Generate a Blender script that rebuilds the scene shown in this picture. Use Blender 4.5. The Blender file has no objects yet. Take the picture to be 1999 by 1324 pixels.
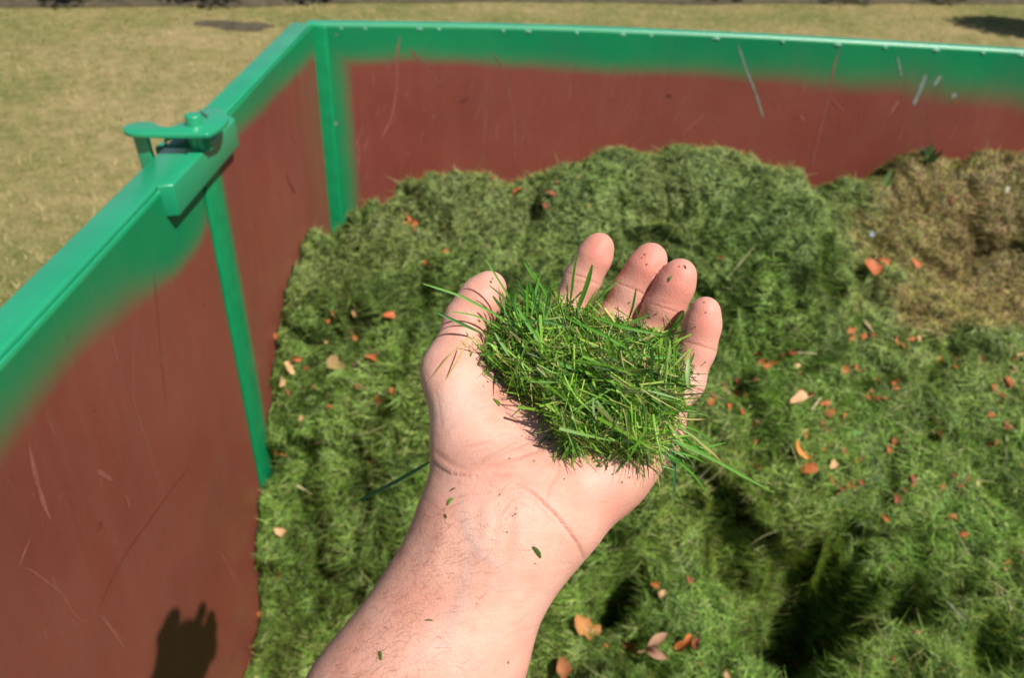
import bpy, math, numpy as np
from mathutils import Vector
from mathutils.bvhtree import BVHTree
rad = math.radians
rng = np.random.default_rng(7)
S = bpy.context.scene
COL = S.collection

# ------------------------------------------------------------------ camera
FP = 1500.0; CX, CY = 999.5, 662.0          # focal length and centre in photo pixels (1999 wide)
CAM = np.array([0.0, 0.0, 1.8])
_d = np.array([-139., -2118., -FP]); _d /= np.linalg.norm(_d)
_y = np.array([0, 0, -1.]) - _d * (-_d[2]); _y /= np.linalg.norm(_y)
_x = np.cross(_y, -_d)
R = np.array([_x, _y, -_d])                 # world = R @ camera
cam_d = bpy.data.cameras.new('camera'); cam = bpy.data.objects.new('camera', cam_d); COL.objects.link(cam)
from mathutils import Matrix
cam.matrix_world = Matrix([[*R[0], 0.0], [*R[1], 0.0], [*R[2], 1.8], [0, 0, 0, 1]])
cam_d.sensor_width = 36.0; cam_d.lens = 36.0 * FP / 1999.0
cam_d.clip_start = 0.02; cam_d.clip_end = 500
cam_d.dof.use_dof = True; cam_d.dof.focus_distance = 0.385; cam_d.dof.aperture_fstop = 11.5
S.camera = cam

# ------------------------------------------------------------------ light
SUN = np.array([0.578, -0.485, 1.055]); SUN /= np.linalg.norm(SUN)
sun_el = math.asin(SUN[2]); sun_az = math.atan2(SUN[0], SUN[1])
W = bpy.data.worlds.new('World'); S.world = W; W.use_nodes = True
wn = W.node_tree; bg = wn.nodes['Background']
sky = wn.nodes.new('ShaderNodeTexSky'); sky.sky_type = 'NISHITA'; sky.sun_disc = False
sky.sun_elevation = sun_el; sky.sun_rotation = sun_az
wn.links.new(sky.outputs[0], bg.inputs[0]); bg.inputs[1].default_value = 0.060
sl = bpy.data.lights.new('sun', 'SUN'); sl.energy = 4.6; sl.angle = rad(0.55); sl.color = (1.0, 0.955, 0.88)
so = bpy.data.objects.new('sun', sl); COL.objects.link(so)
so.rotation_mode = 'QUATERNION'; so.rotation_quaternion = Vector(SUN).to_track_quat('Z', 'Y'); so.location = (3, -3, 6)
S.view_settings.view_transform = 'Standard'; S.view_settings.look = 'None'
S.view_settings.exposure = 0.43; S.view_settings.gamma = 1.0; S.view_settings.use_curve_mapping = False

# ------------------------------------------------------------------ helpers
def ray(px, py): return R @ np.array([(px - CX) / FP, -(py - CY) / FP, -1.0])
def at(px, py, Z): return CAM + ray(px, py) * Z           # point at depth Z metres from the lens
def onz(px, py, z): r = ray(px, py); return CAM + r * ((z - 1.8) / r[2])
def ony(px, py, y): r = ray(px, py); return CAM + r * (y / r[1])
def onpl(px, py, p, n): r = ray(px, py); return CAM + r * (((p - CAM) @ n) / (r @ n))
def project(P):
    c = (np.asarray(P) - CAM) @ R
    return np.stack([CX + FP * c[:, 0] / -c[:, 2], CY - FP * c[:, 1] / -c[:, 2], -c[:, 2]], 1)

def tag(o, label=None, cat=None, group=None, kind=None):
    if label: o['label'] = label
    if cat: o['category'] = cat
    if group: o['group'] = group
    if kind: o['kind'] = kind
    return o
def empty(name, loc=(0, 0, 0)):
    o = bpy.data.objects.new(name, None); COL.objects.link(o); o.location = loc; return o
def link(name, me, mat, parent=None, smooth=False):
    o = bpy.data.objects.new(name, me); COL.objects.link(o)
    if mat and not me.materials: me.materials.append(mat)
    if smooth: me.polygons.foreach_set('use_smooth', [True] * len(me.polygons))
    if parent is not None:
        o.parent = parent
        if parent.location.length > 0: o.matrix_parent_inverse = Matrix.Translation(-parent.location)
    return o
def mesh_np(name, V, loops, totals, attrs=None, edges_validate=False):
    V = np.ascontiguousarray(V, np.float32); loops = np.ascontiguousarray(loops, np.int32).ravel()
    totals = np.ascontiguousarray(totals, np.int32)
    me = bpy.data.meshes.new(name)
    me.vertices.add(len(V)); me.vertices.foreach_set('co', V.ravel())
    me.loops.add(len(loops)); me.loops.foreach_set('vertex_index', loops)
    me.polygons.add(len(totals))
    st = np.concatenate([[0], np.cumsum(totals)[:-1]]).astype(np.int32)
    me.polygons.foreach_set('loop_start', st); me.polygons.foreach_set('loop_total', totals)
    me.update(calc_edges=True)
    for k, a in (attrs or {}).items():
        a = np.asarray(a, np.float32)
        if a.ndim == 1:
            at_ = me.attributes.new(k, 'FLOAT', 'POINT'); at_.data.foreach_set('value', a)
        else:
            if a.shape[1] == 3: a = np.concatenate([a, np.ones((len(a), 1), np.float32)], 1)
            at_ = me.attributes.new(k, 'FLOAT_COLOR', 'POINT'); at_.data.foreach_set('color', a.ravel())
    return me

_lat = np.random.default_rng(99).random((256, 256)).astype(np.float32)
def vn(x, y, seed=0):
    """smooth value noise 0..1"""
    x = np.asarray(x) + 17.3 * seed + 400; y = np.asarray(y) + 31.7 * seed + 400
    xi = np.floor(x).astype(int); yi = np.floor(y).astype(int); fx = x - xi; fy = y - yi
    fx = fx * fx * fx * (fx * (fx * 6 - 15) + 10); fy = fy * fy * fy * (fy * (fy * 6 - 15) + 10)
    g = lambda a, b: _lat[a % 256, b % 256]
    return (g(xi, yi) * (1 - fx) + g(xi + 1, yi) * fx) * (1 - fy) + (g(xi, yi + 1) * (1 - fx) + g(xi + 1, yi + 1) * fx) * fy
def fbm(x, y, o=4, seed=0):
    s = 0; a = 1; t = 0
    for i in range(o):
        s = s + a * vn(x * 2 ** i + 5.1 * i, y * 2 ** i - 3.7 * i, seed + i); t += a; a *= .5
    return s / t
def clods(x, y, seed=0):
    """rounded lumps with sharp valleys, 0..1 (cellular)"""
    xi = np.floor(x).astype(int); yi = np.floor(y).astype(int); best = np.full(np.shape(x), 9.0); amp = np.ones(np.shape(x))
    for i in (-1, 0, 1):
        for j in (-1, 0, 1):
            a = (xi + i) % 256; b = (yi + j) % 256; cx = xi + i + .15 + .7 * _lat[a, (b + 37 * seed) % 256]; cy = yi + j + .15 + .7 * _lat[(b + 91 + seed * 13) % 256, a]
            d = (x - cx) ** 2 + (y - cy) ** 2; m = d < best; best = np.where(m, d, best); amp = np.where(m, .55 + .9 * _lat[(a * 7 + seed) % 256, (b * 3) % 256], amp)
    return np.sqrt(np.clip(1 - best / .85, 0, 1)) * amp
def sstep(a, b, x): t = np.clip((x - a) / (b - a), 0, 1); return t * t * (3 - 2 * t)

# ------------------------------------------------------------------ materials
def newmat(name):
    m = bpy.data.materials.new(name); m.use_nodes = True; nt = m.node_tree
    return m, nt, nt.nodes['Principled BSDF']
def N(nt, t, **k):
    n = nt.nodes.new(t)
    for a, b in k.items(): setattr(n, a, b)
    return n
def noise(nt, scale, detail=4, rough=.55, coord='Object', dist=0.0):
    tc = N(nt, 'ShaderNodeTexCoord'); n = N(nt, 'ShaderNodeTexNoise'); n.inputs['Scale'].default_value = scale
    n.inputs['Detail'].default_value = detail; n.inputs['Roughness'].default_value = rough; n.inputs['Distortion'].default_value = dist
    nt.links.new(tc.outputs[coord], n.inputs['Vector']); return n
def ramp(nt, src, stops):
    r = N(nt, 'ShaderNodeValToRGB'); el = r.color_ramp.elements
    while len(el) < len(stops): el.new(.5)
    for e, (p, c) in zip(el, stops): e.position = p; e.color = (*c, 1) if len(c) == 3 else c
    nt.links.new(src, r.inputs[0]); return r
def mix(nt, f, a, b, mode='MIX'):
    m = N(nt, 'ShaderNodeMix', data_type='RGBA', blend_type=mode)
    for s, v in ((m.inputs[0], f), (m.inputs[6], a), (m.inputs[7], b)):
        if hasattr(v, 'links') or isinstance(v, bpy.types.NodeSocket): nt.links.new(v, s)
        elif isinstance(v, (int, float)): s.default_value = v
        else: s.default_value = (*v, 1)
    return m.outputs[2]
def mth(nt, op, a, b=0.0, c=None):
    m = N(nt, 'ShaderNodeMath', operation=op)
    for s, v in zip(m.inputs, (a, b, c)):
        if v is None: continue
        if isinstance(v, bpy.types.NodeSocket): nt.links.new(v, s)
        else: s.default_value = v
    return m.outputs[0]
def bump(nt, bs, h, dist, strength=1.0):
    b = N(nt, 'ShaderNodeBump'); b.inputs['Distance'].default_value = dist; b.inputs['Strength'].default_value = strength
    nt.links.new(h, b.inputs['Height']); nt.links.new(b.outputs[0], bs.inputs['Normal']); return b
def attr(nt, name):
    a = N(nt, 'ShaderNodeAttribute', attribute_name=name); return a

GREEN = (0.002, 0.235, 0.080); GREEN2 = (0.004, 0.195, 0.075); RED = (0.250, 0.062, 0.040); RED2 = (0.190, 0.046, 0.032)
def mat_paint():                       # green gloss paint on the rim, posts and latch, sky sheen partly in its colour
    m, nt, b = newmat('green_paint_sheen')
    n = noise(nt, 9, 5); r = ramp(nt, n.outputs[0], [(.3, (.008, .27, .118)), (.7, (.014, .32, .145))])
    n2 = noise(nt, 55, 6, .7); dirt = ramp(nt, n2.outputs[0], [(.60, (0, 0, 0)), (.80, (.5, .5, .5))])
    c = mix(nt, dirt.outputs[0], r.outputs[0], (0.10, 0.36, 0.24)); nt.links.new(c, b.inputs['Base Color'])
    b.inputs['Roughness'].default_value = .36; b.inputs['Specular IOR Level'].default_value = .8; b.inputs['Coat Weight'].default_value = .7; b.inputs['Coat Roughness'].default_value = .32
    n3 = noise(nt, 140, 3); bump(nt, b, n3.outputs[0], .0006, .6); return m
def mat_panel():                       # red primer sheet with oversprayed green, attribute 'green'
    m, nt, b = newmat('primer_panel')
    n = noise(nt, 2.2, 6, .6); r = ramp(nt, n.outputs[0], [(.32, RED2), (.68, RED)])
    ng = noise(nt, 5, 5); g = ramp(nt, ng.outputs[0], [(.3, GREEN2), (.7, GREEN)])
    a = attr(nt, 'green'); nf = noise(nt, 160, 3, .7); nl = noise(nt, 7, 4)
    f = mth(nt, 'ADD', a.outputs['Fac'], mth(nt, 'MULTIPLY', mth(nt, 'SUBTRACT', nf.outputs[0], .5), .22))
    f = mth(nt, 'ADD', f, mth(nt, 'MULTIPLY', mth(nt, 'SUBTRACT', nl.outputs[0], .5), .25))
    fr = N(nt, 'ShaderNodeMapRange'); nt.links.new(f, fr.inputs[0])
    fr.inputs[1].default_value = .20; fr.inputs[2].default_value = 1.0
    c = mix(nt, fr.outputs[0], r.outputs[0], g.outputs[0])
    # dust: streaks running down the sheet and pale speckle
    tc = N(nt, 'ShaderNodeTexCoord'); mp = N(nt, 'ShaderNodeMapping'); mp.inputs['Scale'].default_value = (22, 22, 1.6)
    nt.links.new(tc.outputs['Object'], mp.inputs[0]); ns = N(nt, 'ShaderNodeTexNoise'); ns.inputs['Scale'].default_value = 1.0
    ns.inputs['Detail'].default_value = 6; ns.inputs['Roughness'].default_value = .65; nt.links.new(mp.outputs[0], ns.inputs['Vector'])
    st = ramp(nt, ns.outputs[0], [(.50, (0, 0, 0)), (.80, (.13, .13, .13))])
    c = mix(nt, st.outputs[0], c, (0.30, 0.17, 0.13))
    sp = noise(nt, 95, 4, .8); spr = ramp(nt, sp.outputs[0], [(.66, (0, 0, 0)), (.74, (.5, .5, .5))])
    c = mix(nt, spr.outputs[0], c, (0.34, 0.24, 0.18))
    for ang, sc, seed_ in ((.16, 260, 0), (-.22, 180, 5), (.5, 320, 9)):
        tc2 = N(nt, 'ShaderNodeTexCoord'); m2 = N(nt, 'ShaderNodeMapping'); m2.inputs['Rotation'].default_value = (ang, ang, 0); m2.inputs['Scale'].default_value = (sc, sc, 5); m2.inputs['Location'].default_value = (seed_, 0, 0)
        nt.links.new(tc2.outputs['Object'], m2.inputs[0]); n4 = N(nt, 'ShaderNodeTexNoise'); n4.inputs['Scale'].default_value = 1.0; n4.inputs['Detail'].default_value = 2; nt.links.new(m2.outputs[0], n4.inputs['Vector'])
        r4 = ramp(nt, n4.outputs[0], [(.70, (0, 0, 0)), (.76, (.6, .6, .6))]); n5 = noise(nt, 6 + seed_, 3); r5 = ramp(nt, n5.outputs[0], [(.52, (0, 0, 0)), (.66, (1, 1, 1))])
        c = mix(nt, mth(nt, 'MULTIPLY', r4.outputs[0], r5.outputs[0]), c, (0.36, 0.20, 0.16))
    ndu = noise(nt, 3.2, 7, .7); dur = ramp(nt, ndu.outputs[0], [(.40, (0, 0, 0)), (.72, (.20, .20, .20))]); c = mix(nt, dur.outputs[0], c, (0.27, 0.125, 0.09))
    sd = noise(nt, 24, 3, .6); sdr = ramp(nt, sd.outputs[0], [(.70, (0, 0, 0)), (.76, (.55, .55, .55))])
    c = mix(nt, sdr.outputs[0], c, (0.12, 0.022, 0.014))
    c = mix(nt, mth(nt, 'MULTIPLY', fr.outputs[0], .82), c, g.outputs[0])
    nt.links.new(c, b.inputs['Base Color'])
    rr = ramp(nt, n.outputs[0], [(.2, (.34,) * 3), (.8, (.50,) * 3)]); nt.links.new(rr.outputs[0], b.inputs['Roughness'])
    b.inputs['Specular IOR Level'].default_value = .35
    nb = noise(nt, 1.7, 2); bump(nt, b, nb.outputs[0], .02, .5); return m
def mat_flat(name, c, rough=.6, var=.15, scale=40, bmp=0.0):
    m, nt, b = newmat(name); n = noise(nt, scale, 4)
    lo = tuple(v * (1 - var) for v in c); hi = tuple(min(1, v * (1 + var)) for v in c)
    r = ramp(nt, n.outputs[0], [(.3, lo), (.7, hi)]); nt.links.new(r.outputs[0], b.inputs['Base Color'])
    b.inputs['Roughness'].default_value = rough
    if bmp: bump(nt, b, n.outputs[0], bmp)
    return m
def mat_blade(name, rough=.5, trans=.3, spec=.4):
    m, nt, b = newmat(name); a = attr(nt, 'col'); nt.links.new(a.outputs['Color'], b.inputs['Base Color'])
    b.inputs['Roughness'].default_value = rough; b.inputs['Specular IOR Level'].default_value = spec
    t = N(nt, 'ShaderNodeBsdfTranslucent'); c2 = mix(nt, 1.0, a.outputs['Color'], (1.5, 1.6, .7), 'MULTIPLY'); nt.links.new(c2, t.inputs[0])
    ms = N(nt, 'ShaderNodeMixShader'); ms.inputs[0].default_value = trans
    out = nt.nodes['Material Output']; nt.links.new(b.outputs[0], ms.inputs[1]); nt.links.new(t.outputs[0], ms.inputs[2]); nt.links.new(ms.outputs[0], out.inputs[0])
    return m
def mat_skin():
    m, nt, b = newmat('skin')
    n = noise(nt, 38, 5, .6); base = ramp(nt, n.outputs[0], [(.36, (.57, .285, .20)), (.64, (.70, .405, .31))])
    big_ = noise(nt, 16, 4, .6); bgr = ramp(nt, big_.outputs[0], [(.42, (0, 0, 0)), (.68, (.55, .55, .55))]); base_c = mix(nt, bgr.outputs[0], base.outputs[0], (.62, .27, .215))
    mot = noise(nt, 120, 3, .6); mr = ramp(nt, mot.outputs[0], [(.45, (0, 0, 0)), (.72, (.35, .35, .35))])
    c = mix(nt, mr.outputs[0], base_c, (.72, .36, .27))
    a = attr(nt, 'redness'); c = mix(nt, a.outputs['Fac'], c, (.58, .19, .135))
    v = attr(nt, 'vein'); c = mix(nt, v.outputs['Fac'], c, (.38, .34, .33))
    p = attr(nt, 'pale'); c = mix(nt, p.outputs['Fac'], c, (.72, .51, .42))
    k = attr(nt, 'crease'); c = mix(nt, k.outputs['Fac'], c, (.42, .12, .07))
    fk = noise(nt, 900, 2, .5); fr = ramp(nt, fk.outputs[0], [(.72, (0, 0, 0)), (.80, (.35, .35, .35))])
    c = mix(nt, fr.outputs[0], c, (.34, .16, .09))
    nt.links.new(c, b.inputs['Base Color'])
    b.inputs['Roughness'].default_value = .52; b.inputs['Specular IOR Level'].default_value = .34
    b.inputs['Subsurface Weight'].default_value = .4; b.inputs['Subsurface Radius'].default_value = (1.0, .35, .2)
    b.inputs['Subsurface Scale'].default_value = .0035
    # skin grain: fine cells + small folds
    tc = N(nt, 'ShaderNodeTexCoord'); vo = N(nt, 'ShaderNodeTexVoronoi', feature='DISTANCE_TO_EDGE'); vo.inputs['Scale'].default_value = 620
    nt.links.new(tc.outputs['Object'], vo.inputs['Vector'])
    nn = noise(nt, 1200, 3); h = mth(nt, 'ADD', mth(nt, 'MULTIPLY', vo.outputs['Distance'], .8), mth(nt, 'MULTIPLY', nn.outputs[0], .5))
    n2 = noise(nt, 230, 4, .6, dist=.6); h = mth(nt, 'ADD', h, mth(nt, 'MULTIPLY', n2.outputs[0], .5))
    bump(nt, b, h, .00028, .9); return m
def mat_lawn():
    m, nt, b = newmat('lawn_ground')
    n = noise(nt, .55, 5, .6); n2 = noise(nt, 9, 6, .7); n3 = noise(nt, 60, 4, .7)
    c1 = ramp(nt, n.outputs[0], [(.38, (.14, .18, .042)), (.50, (.30, .27, .10)), (.64, (.46, .35, .18))])
    c2 = ramp(nt, n2.outputs[0], [(.36, (.11, .135, .035)), (.64, (.50, .39, .20))])
    c = mix(nt, .45, c1.outputs[0], c2.outputs[0])
    c3 = ramp(nt, n3.outputs[0], [(.25, (.35, .35, .35)), (.75, (1.25, 1.2, 1.15))]); c = mix(nt, 1.0, c, c3.outputs[0], 'MULTIPLY')
    nt.links.new(c, b.inputs['Base Color']); b.inputs['Roughness'].default_value = .9; b.inputs['Specular IOR Level'].default_value = .1
    bump(nt, b, n3.outputs[0], .02, .7); return m
def mat_heap():
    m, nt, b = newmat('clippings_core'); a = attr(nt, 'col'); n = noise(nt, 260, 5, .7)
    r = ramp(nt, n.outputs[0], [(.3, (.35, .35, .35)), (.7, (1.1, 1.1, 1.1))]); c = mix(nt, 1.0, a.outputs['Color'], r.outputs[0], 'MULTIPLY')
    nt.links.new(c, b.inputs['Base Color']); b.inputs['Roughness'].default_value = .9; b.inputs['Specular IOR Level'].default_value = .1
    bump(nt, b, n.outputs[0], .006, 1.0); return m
def mat_attr(name, rough=.6, spec=.3, trans=0.0):
    m, nt, b = newmat(name); n = noise(nt, 300, 3, .6); a = attr(nt, 'col')
    r = ramp(nt, n.outputs[0], [(.3, (.7, .7, .7)), (.7, (1.15, 1.15, 1.15))]); c = mix(nt, 1.0, a.outputs['Color'], r.outputs[0], 'MULTIPLY')
    nt.links.new(c, b.inputs['Base Color']); b.inputs['Roughness'].default_value = rough; b.inputs['Specular IOR Level'].default_value = spec; return m
M_PAINT = mat_paint(); M_POST = mat_flat('green_post_paint', (.003, .24, .085), .4, .12, 30, .0004); M_PANEL = mat_panel(); M_SKIN = mat_skin(); M_LAWN = mat_lawn(); M_HEAP = mat_heap()
M_BLADE = mat_blade('cut_grass_blade', .5, .30, .35); M_FRESH = mat_blade('fresh_grass_blade', .45, .28, .28); M_DRY = mat_blade('lawn_blade', .7, .2, .2)
M_STEEL = mat_flat('dark_steel', (.03, .035, .035), .5); M_LEAF = mat_attr('dry_leaf', .6, .25)
M_SOIL = mat_flat('bed_soil', (.070, .055, .030), .95, .4, 12, .02)
M_BARK = mat_flat('bark', (.10, .07, .05), .9, .3, 30, .01)
M_SCR_P = mat_flat('pale_scratch', (.29, .095, .068), .6, .25, 120)
M_MARK_D = mat_flat('dark_mark', (.13, .026, .018), .6, .2, 90)
M_SCR_G = mat_flat('green_scratch', (.21, .27, .21), .6, .25, 120)
M_WELD = mat_flat('weld_spatter', (.16, .42, .30), .35, .2, 200)  # bare weld spots, their glint painted in as a pale colour
M_CLOTH = mat_flat('grey_cotton', (.16, .17, .19), .9, .15, 300, .0005)

# ------------------------------------------------------------------ ground
def grid_mesh(name, X, Y, Z, attrs=None):
    h, w = X.shape; V = np.stack([X, Y, Z], 2).reshape(-1, 3); i = np.arange(h * w).reshape(h, w)
    q = np.stack([i[:-1, :-1], i[:-1, 1:], i[1:, 1:], i[1:, :-1]], 2).reshape(-1, 4)
    return mesh_np(name, V, q, np.full(len(q), 4), attrs)
gx, gy = np.meshgrid(np.linspace(-60, 60, 121), np.linspace(-30, 90, 121))
g = link('lawn', grid_mesh('lawn', gx, gy, 0 * gx), M_LAWN); tag(g, 'patchy lawn of dry yellowish and green grass around the container', kind='structure')

def blades(name, P, D, Nn, L, Wd, bend, colr, mat, seg=2, parent=None):
    """P base, D unit direction, Nn unit bend direction, one strip per blade"""
    n = len(P); side = np.cross(D, Nn); side /= np.linalg.norm(side, axis=1, keepdims=True) + 1e-9
    rows = []; 
    for s in range(seg + 1):
        t = s / seg
        c = P + D * (L * t)[:, None] + Nn * (bend * L * t * t)[:, None]
        w = Wd * (1 - .9 * t ** 2.2) * .5
        if s < seg: rows += [c - side * w[:, None], c + side * w[:, None]]
        else: rows += [c]
    k = 2 * seg + 1
    V = np.stack(rows, 1).reshape(-1, 3); b0 = (np.arange(n) * k)[:, None]
    f = []
    for s in range(seg - 1): f += [2 * s, 2 * s + 1, 2 * s + 3, 2 * s + 2]
    f += [2 * seg - 2, 2 * seg - 1, 2 * seg]
    loops = (b0 + np.array(f)[None]).ravel(); tot = np.tile([4] * (seg - 1) + [3], n)
    C = np.repeat(colr, k, 0)
    return link(name, mesh_np(name, V, loops, tot, {'col': C}), mat, parent)
def unit(v): return v / (np.linalg.norm(v, axis=-1, keepdims=True) + 1e-9)

# short lawn blades over the part of the lawn that is near
n = 130000
lx = rng.uniform(-5.5, 8, n); ly = 1.0 + 11 * rng.random(n) ** 1.0
keep = ~((lx > -.75) & (lx < 1.75) & (ly < 2.5)); lx, ly = lx[keep], ly[keep]; n = len(lx)
pt = fbm(lx * .8, ly * .8, 3, 3); pf = fbm(lx * 2.6, ly * 2.6, 4, 9)
dryc = np.array([.48, .38, .18]); grc = np.array([.15, .21, .042]); 
tm = sstep(.42, .60, .35 * pt + .65 * pf + rng.normal(0, .05, n) + .15 * (1 - sstep(2.4, 4.5, ly)) - .05 * sstep(5, 8, ly))[:, None]
lc = (grc * (1 - tm) + dryc * tm) * rng.uniform(.6, 1.2, (n, 1)) * (.75 + .5 * fbm(lx * 9, ly * 9, 2, 19))[:, None]
az = rng.uniform(0, 2 * np.pi, n); el = rng.uniform(.35, 1.2, n)
D = np.stack([np.cos(az) * np.cos(el), np.sin(az) * np.cos(el), np.sin(el)], 1)
lb = blades('lawn_grass', np.stack([lx, ly, 0 * lx - .003], 1), D, unit(np.stack([np.cos(az), np.sin(az), -.5 + 0 * az], 1)),
            rng.uniform(.02, .055, n), rng.uniform(.004, .009, n), rng.uniform(0, .4, n), lc, M_DRY, 1)
tag(lb, 'short mown lawn grass, partly dried, around the container', kind='stuff')
# bare brown earth patch on the lawn
def disc_patch(name, c, rx, ry, mat, label, seed):
    a = np.linspace(0, 2 * np.pi, 40, endpoint=False); r = 1 + .35 * (vn(np.cos(a) * 1.5, np.sin(a) * 1.5, seed) - .5) * 2
    ring = np.stack([c[0] + rx * r * np.cos(a), c[1] + ry * r * np.sin(a), 0 * a + .004], 1)
    V = np.vstack([[c[0], c[1], .03], ring]); i = np.arange(40)
    f = np.stack([0 * i, 1 + i, 1 + (i + 1) % 40], 1)
    o = link(name, mesh_np(name, V, f, np.full(40, 3)), mat, smooth=True); return tag(o, label, kind='structure')
c = onz(462, 51, 0); disc_patch('bare_soil', c, .34, .17, M_SOIL, 'small bare patch of brown soil in the lawn beyond the corner', 3)
# planting bed along the far side of the lawn, with low shrubs
bl = [onz(-500, 15, 0), onz(480, 13, 0), onz(760, 5, 0), onz(1150, 4, 0), onz(1300, 9, 0), onz(2500, 7, 0)]
bl = np.array([[p[0], p[1]] for p in bl])
xs = np.linspace(bl[0, 0], bl[-1, 0], 80); ys = np.interp(xs, bl[:, 0], bl[:, 1]) + .12 * (vn(xs * 1.3, xs * 0, 5) - .5)
V = np.vstack([np.stack([xs, ys, 0 * xs + .006], 1), np.stack([xs, ys + .25, 0 * xs + .07], 1), np.stack([xs, ys + 3.5, 0 * xs + .05], 1)])
i = np.arange(79); q = np.vstack([np.stack([i + o, i + o + 1, i + o + 81, i + o + 80], 1) for o in (0, 80)])
tag(link('planting_bed', mesh_np('planting_bed', V, q, np.full(len(q), 4)), M_SOIL, smooth=True), 'brown soil planting bed along the far edge of the lawn', kind='structure')

def bush(name, label, c, rx, h, nleaf, colr, seed, cat='shrub', group=None, trunk=.25, leaf=.05):
    r = np.random.default_rng(seed); root = empty(name, (c[0], c[1], c[2] if len(c) > 2 else 0.0)); tag(root, label, cat, group)
    nb = 14; cc = unit(r.normal(size=(nb, 3))) * r.uniform(.2, .75, (nb, 1)); cc[:, 2] = np.abs(cc[:, 2]) * 1.1 - .15
    k = r.integers(0, nb, nleaf); P = cc[k] + unit(r.normal(size=(nleaf, 3))) * (.42 * r.random((nleaf, 1)) ** .4)
    P = P * np.array([rx, rx, h * .55]) + np.array([0, 0, trunk + h * .42]); P[:, 2] = np.maximum(P[:, 2], .03)
    D = unit(r.normal(size=(nleaf, 3)) + [0, 0, .3]); Nn = unit(np.cross(D, r.normal(size=(nleaf, 3))))
    C = np.array(colr) * r.uniform(.6, 1.35, (nleaf, 1)) * (0.8 + .4 * vn(k * 3.1, k * 1.7, seed))[:, None]
    base = np.array([*root.location]);
    o = blades('crown', P + base, D, Nn, r.uniform(.7, 1.4, nleaf) * leaf, np.full(nleaf, leaf * .55), r.uniform(-.3, .3, nleaf), C, M_BLADE, 2, root)
    # limbs
    V = []; F = []
    for j in range(7):
        tip = cc[j] * np.array([rx, rx, h * .5]) + np.array([0, 0, trunk + h * .4]); a0 = np.array([r.normal() * .02, r.normal() * .02, -.02])
        for s in range(5):
            t = s / 4; p = a0 + (tip - a0) * t + np.array([0, 0, .06 * math.sin(3.1 * t)]); rr = (.03 * h * (1 - .8 * t)) * .6 + .003
            for q_ in range(6): V.append(base + p + [rr * math.cos(q_ * math.pi / 3), rr * math.sin(q_ * math.pi / 3), 0])
        b0 = j * 30
        for s in range(4):
            for q_ in range(6): F.append([b0 + s * 6 + q_, b0 + s * 6 + (q_ + 1) % 6, b0 + s * 6 + 6 + (q_ + 1) % 6, b0 + s * 6 + 6 + q_])
    link('trunk', mesh_np('trunk', np.array(V), np.array(F), np.full(len(F), 4)), M_BARK, root, True)
    return root
sh = [(-9.2, 'dark green'), (-7.9, 'dark green'), (-6.6, 'dark green'), (-5.4, 'dark green'), (-4.2, 'dark green'), (-3.1, 'dark green'), (-2.1, 'dark green'), (2.2, 'russet'), (3.6, 'dark green'), (5.2, 'russet'), (6.9, 'dark green'), (8.8, 'russet')]
for j, (x, k) in enumerate(sh):
    y = float(np.interp(x, xs, ys)) + .26
    cl = (.035, .06, .018) if k == 'dark green' else (.14, .055, .03)
    bush('low_shrub', '%s low %s shrub from the left in the far planting bed' % (['first', 'second', 'third', 'fourth', 'fifth', 'sixth', 'seventh', 'eighth', 'ninth', 'tenth', 'eleventh', 'twelfth'][j], k), (x, y, .06), .62, .75, 1700, cl, 40 + j, 'shrub', 'low shrubs in the far planting bed', .02, .07)
bush('small_tree', 'small bushy tree on the lawn to the right, casting a dark shadow on the grass', (6.55, 8.35), 1.05, 1.9, 9000, (.05, .09, .025), 77, 'tree', None, .5, .09)

# ------------------------------------------------------------------ container
ZR = 1.30; FLOOR = .14
PLn = lambda y: -0.5265 - 0.0262 * (y - .5)           # x of the inner face of the left side, slightly splayed
box_root = empty('metal_container', (0.5, 1.1, 0.0))
tag(box_root, 'open green and rust red steel container filled with grass clippings', 'container')
def prism(name, pts, axis_pts, mat, bevel=.002, parent=box_root, smooth=False):
    """sweep a closed 2D section (across, up) along a path; across is horizontal-left of travel"""
    A = np.array(axis_pts, float); T = np.gradient(A, axis=0) if len(A) > 2 else np.repeat(A[1:] - A[:1], 2, 0)
    T = unit(T); Sd = unit(np.cross(T, [0, 0, 1.0])); pts = np.array(pts); k = len(pts)
    V = (A[:, None, :] + Sd[:, None, :] * pts[None, :, 0:1] + np.array([0, 0, 1.0]) * pts[None, :, 1:2]).reshape(-1, 3)
    F = []; tot = []
    for s in range(len(A) - 1):
        for j in range(k): F += [s * k + j, s * k + (j + 1) % k, (s + 1) * k + (j + 1) % k, (s + 1) * k + j]; tot.append(4)
    F += list(range(k))[::-1]; tot.append(k); F += [(len(A) - 1) * k + j for j in range(k)]; tot.append(k)
    o = link(name, mesh_np(name, V, F, tot), mat, parent)
    if bevel:
        b = o.modifiers.new('b', 'BEVEL'); b.width = bevel; b.segments = 3; b.limit_method = 'ANGLE'
    return o
def hexbox(name, P8, mat, bevel=.002, parent=box_root):
    F = [0, 3, 2, 1, 4, 5, 6, 7, 0, 1, 5, 4, 1, 2, 6, 5, 2, 3, 7, 6, 3, 0, 4, 7]
    o = link(name, mesh_np(name, np.array(P8), F, [4] * 6), mat, parent)
    if bevel: b = o.modifiers.new('b', 'BEVEL'); b.width = bevel; b.segments = 3
    return o
def box(name, x0, x1, y0, y1, z0, z1, mat, bevel=.002, parent=box_root):
    return hexbox(name, [(x0, y0, z0), (x1, y0, z0), (x1, y1, z0), (x0, y1, z0), (x0, y0, z1), (x1, y0, z1), (x1, y1, z1), (x0, y1, z1)], mat, bevel, parent)
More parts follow.
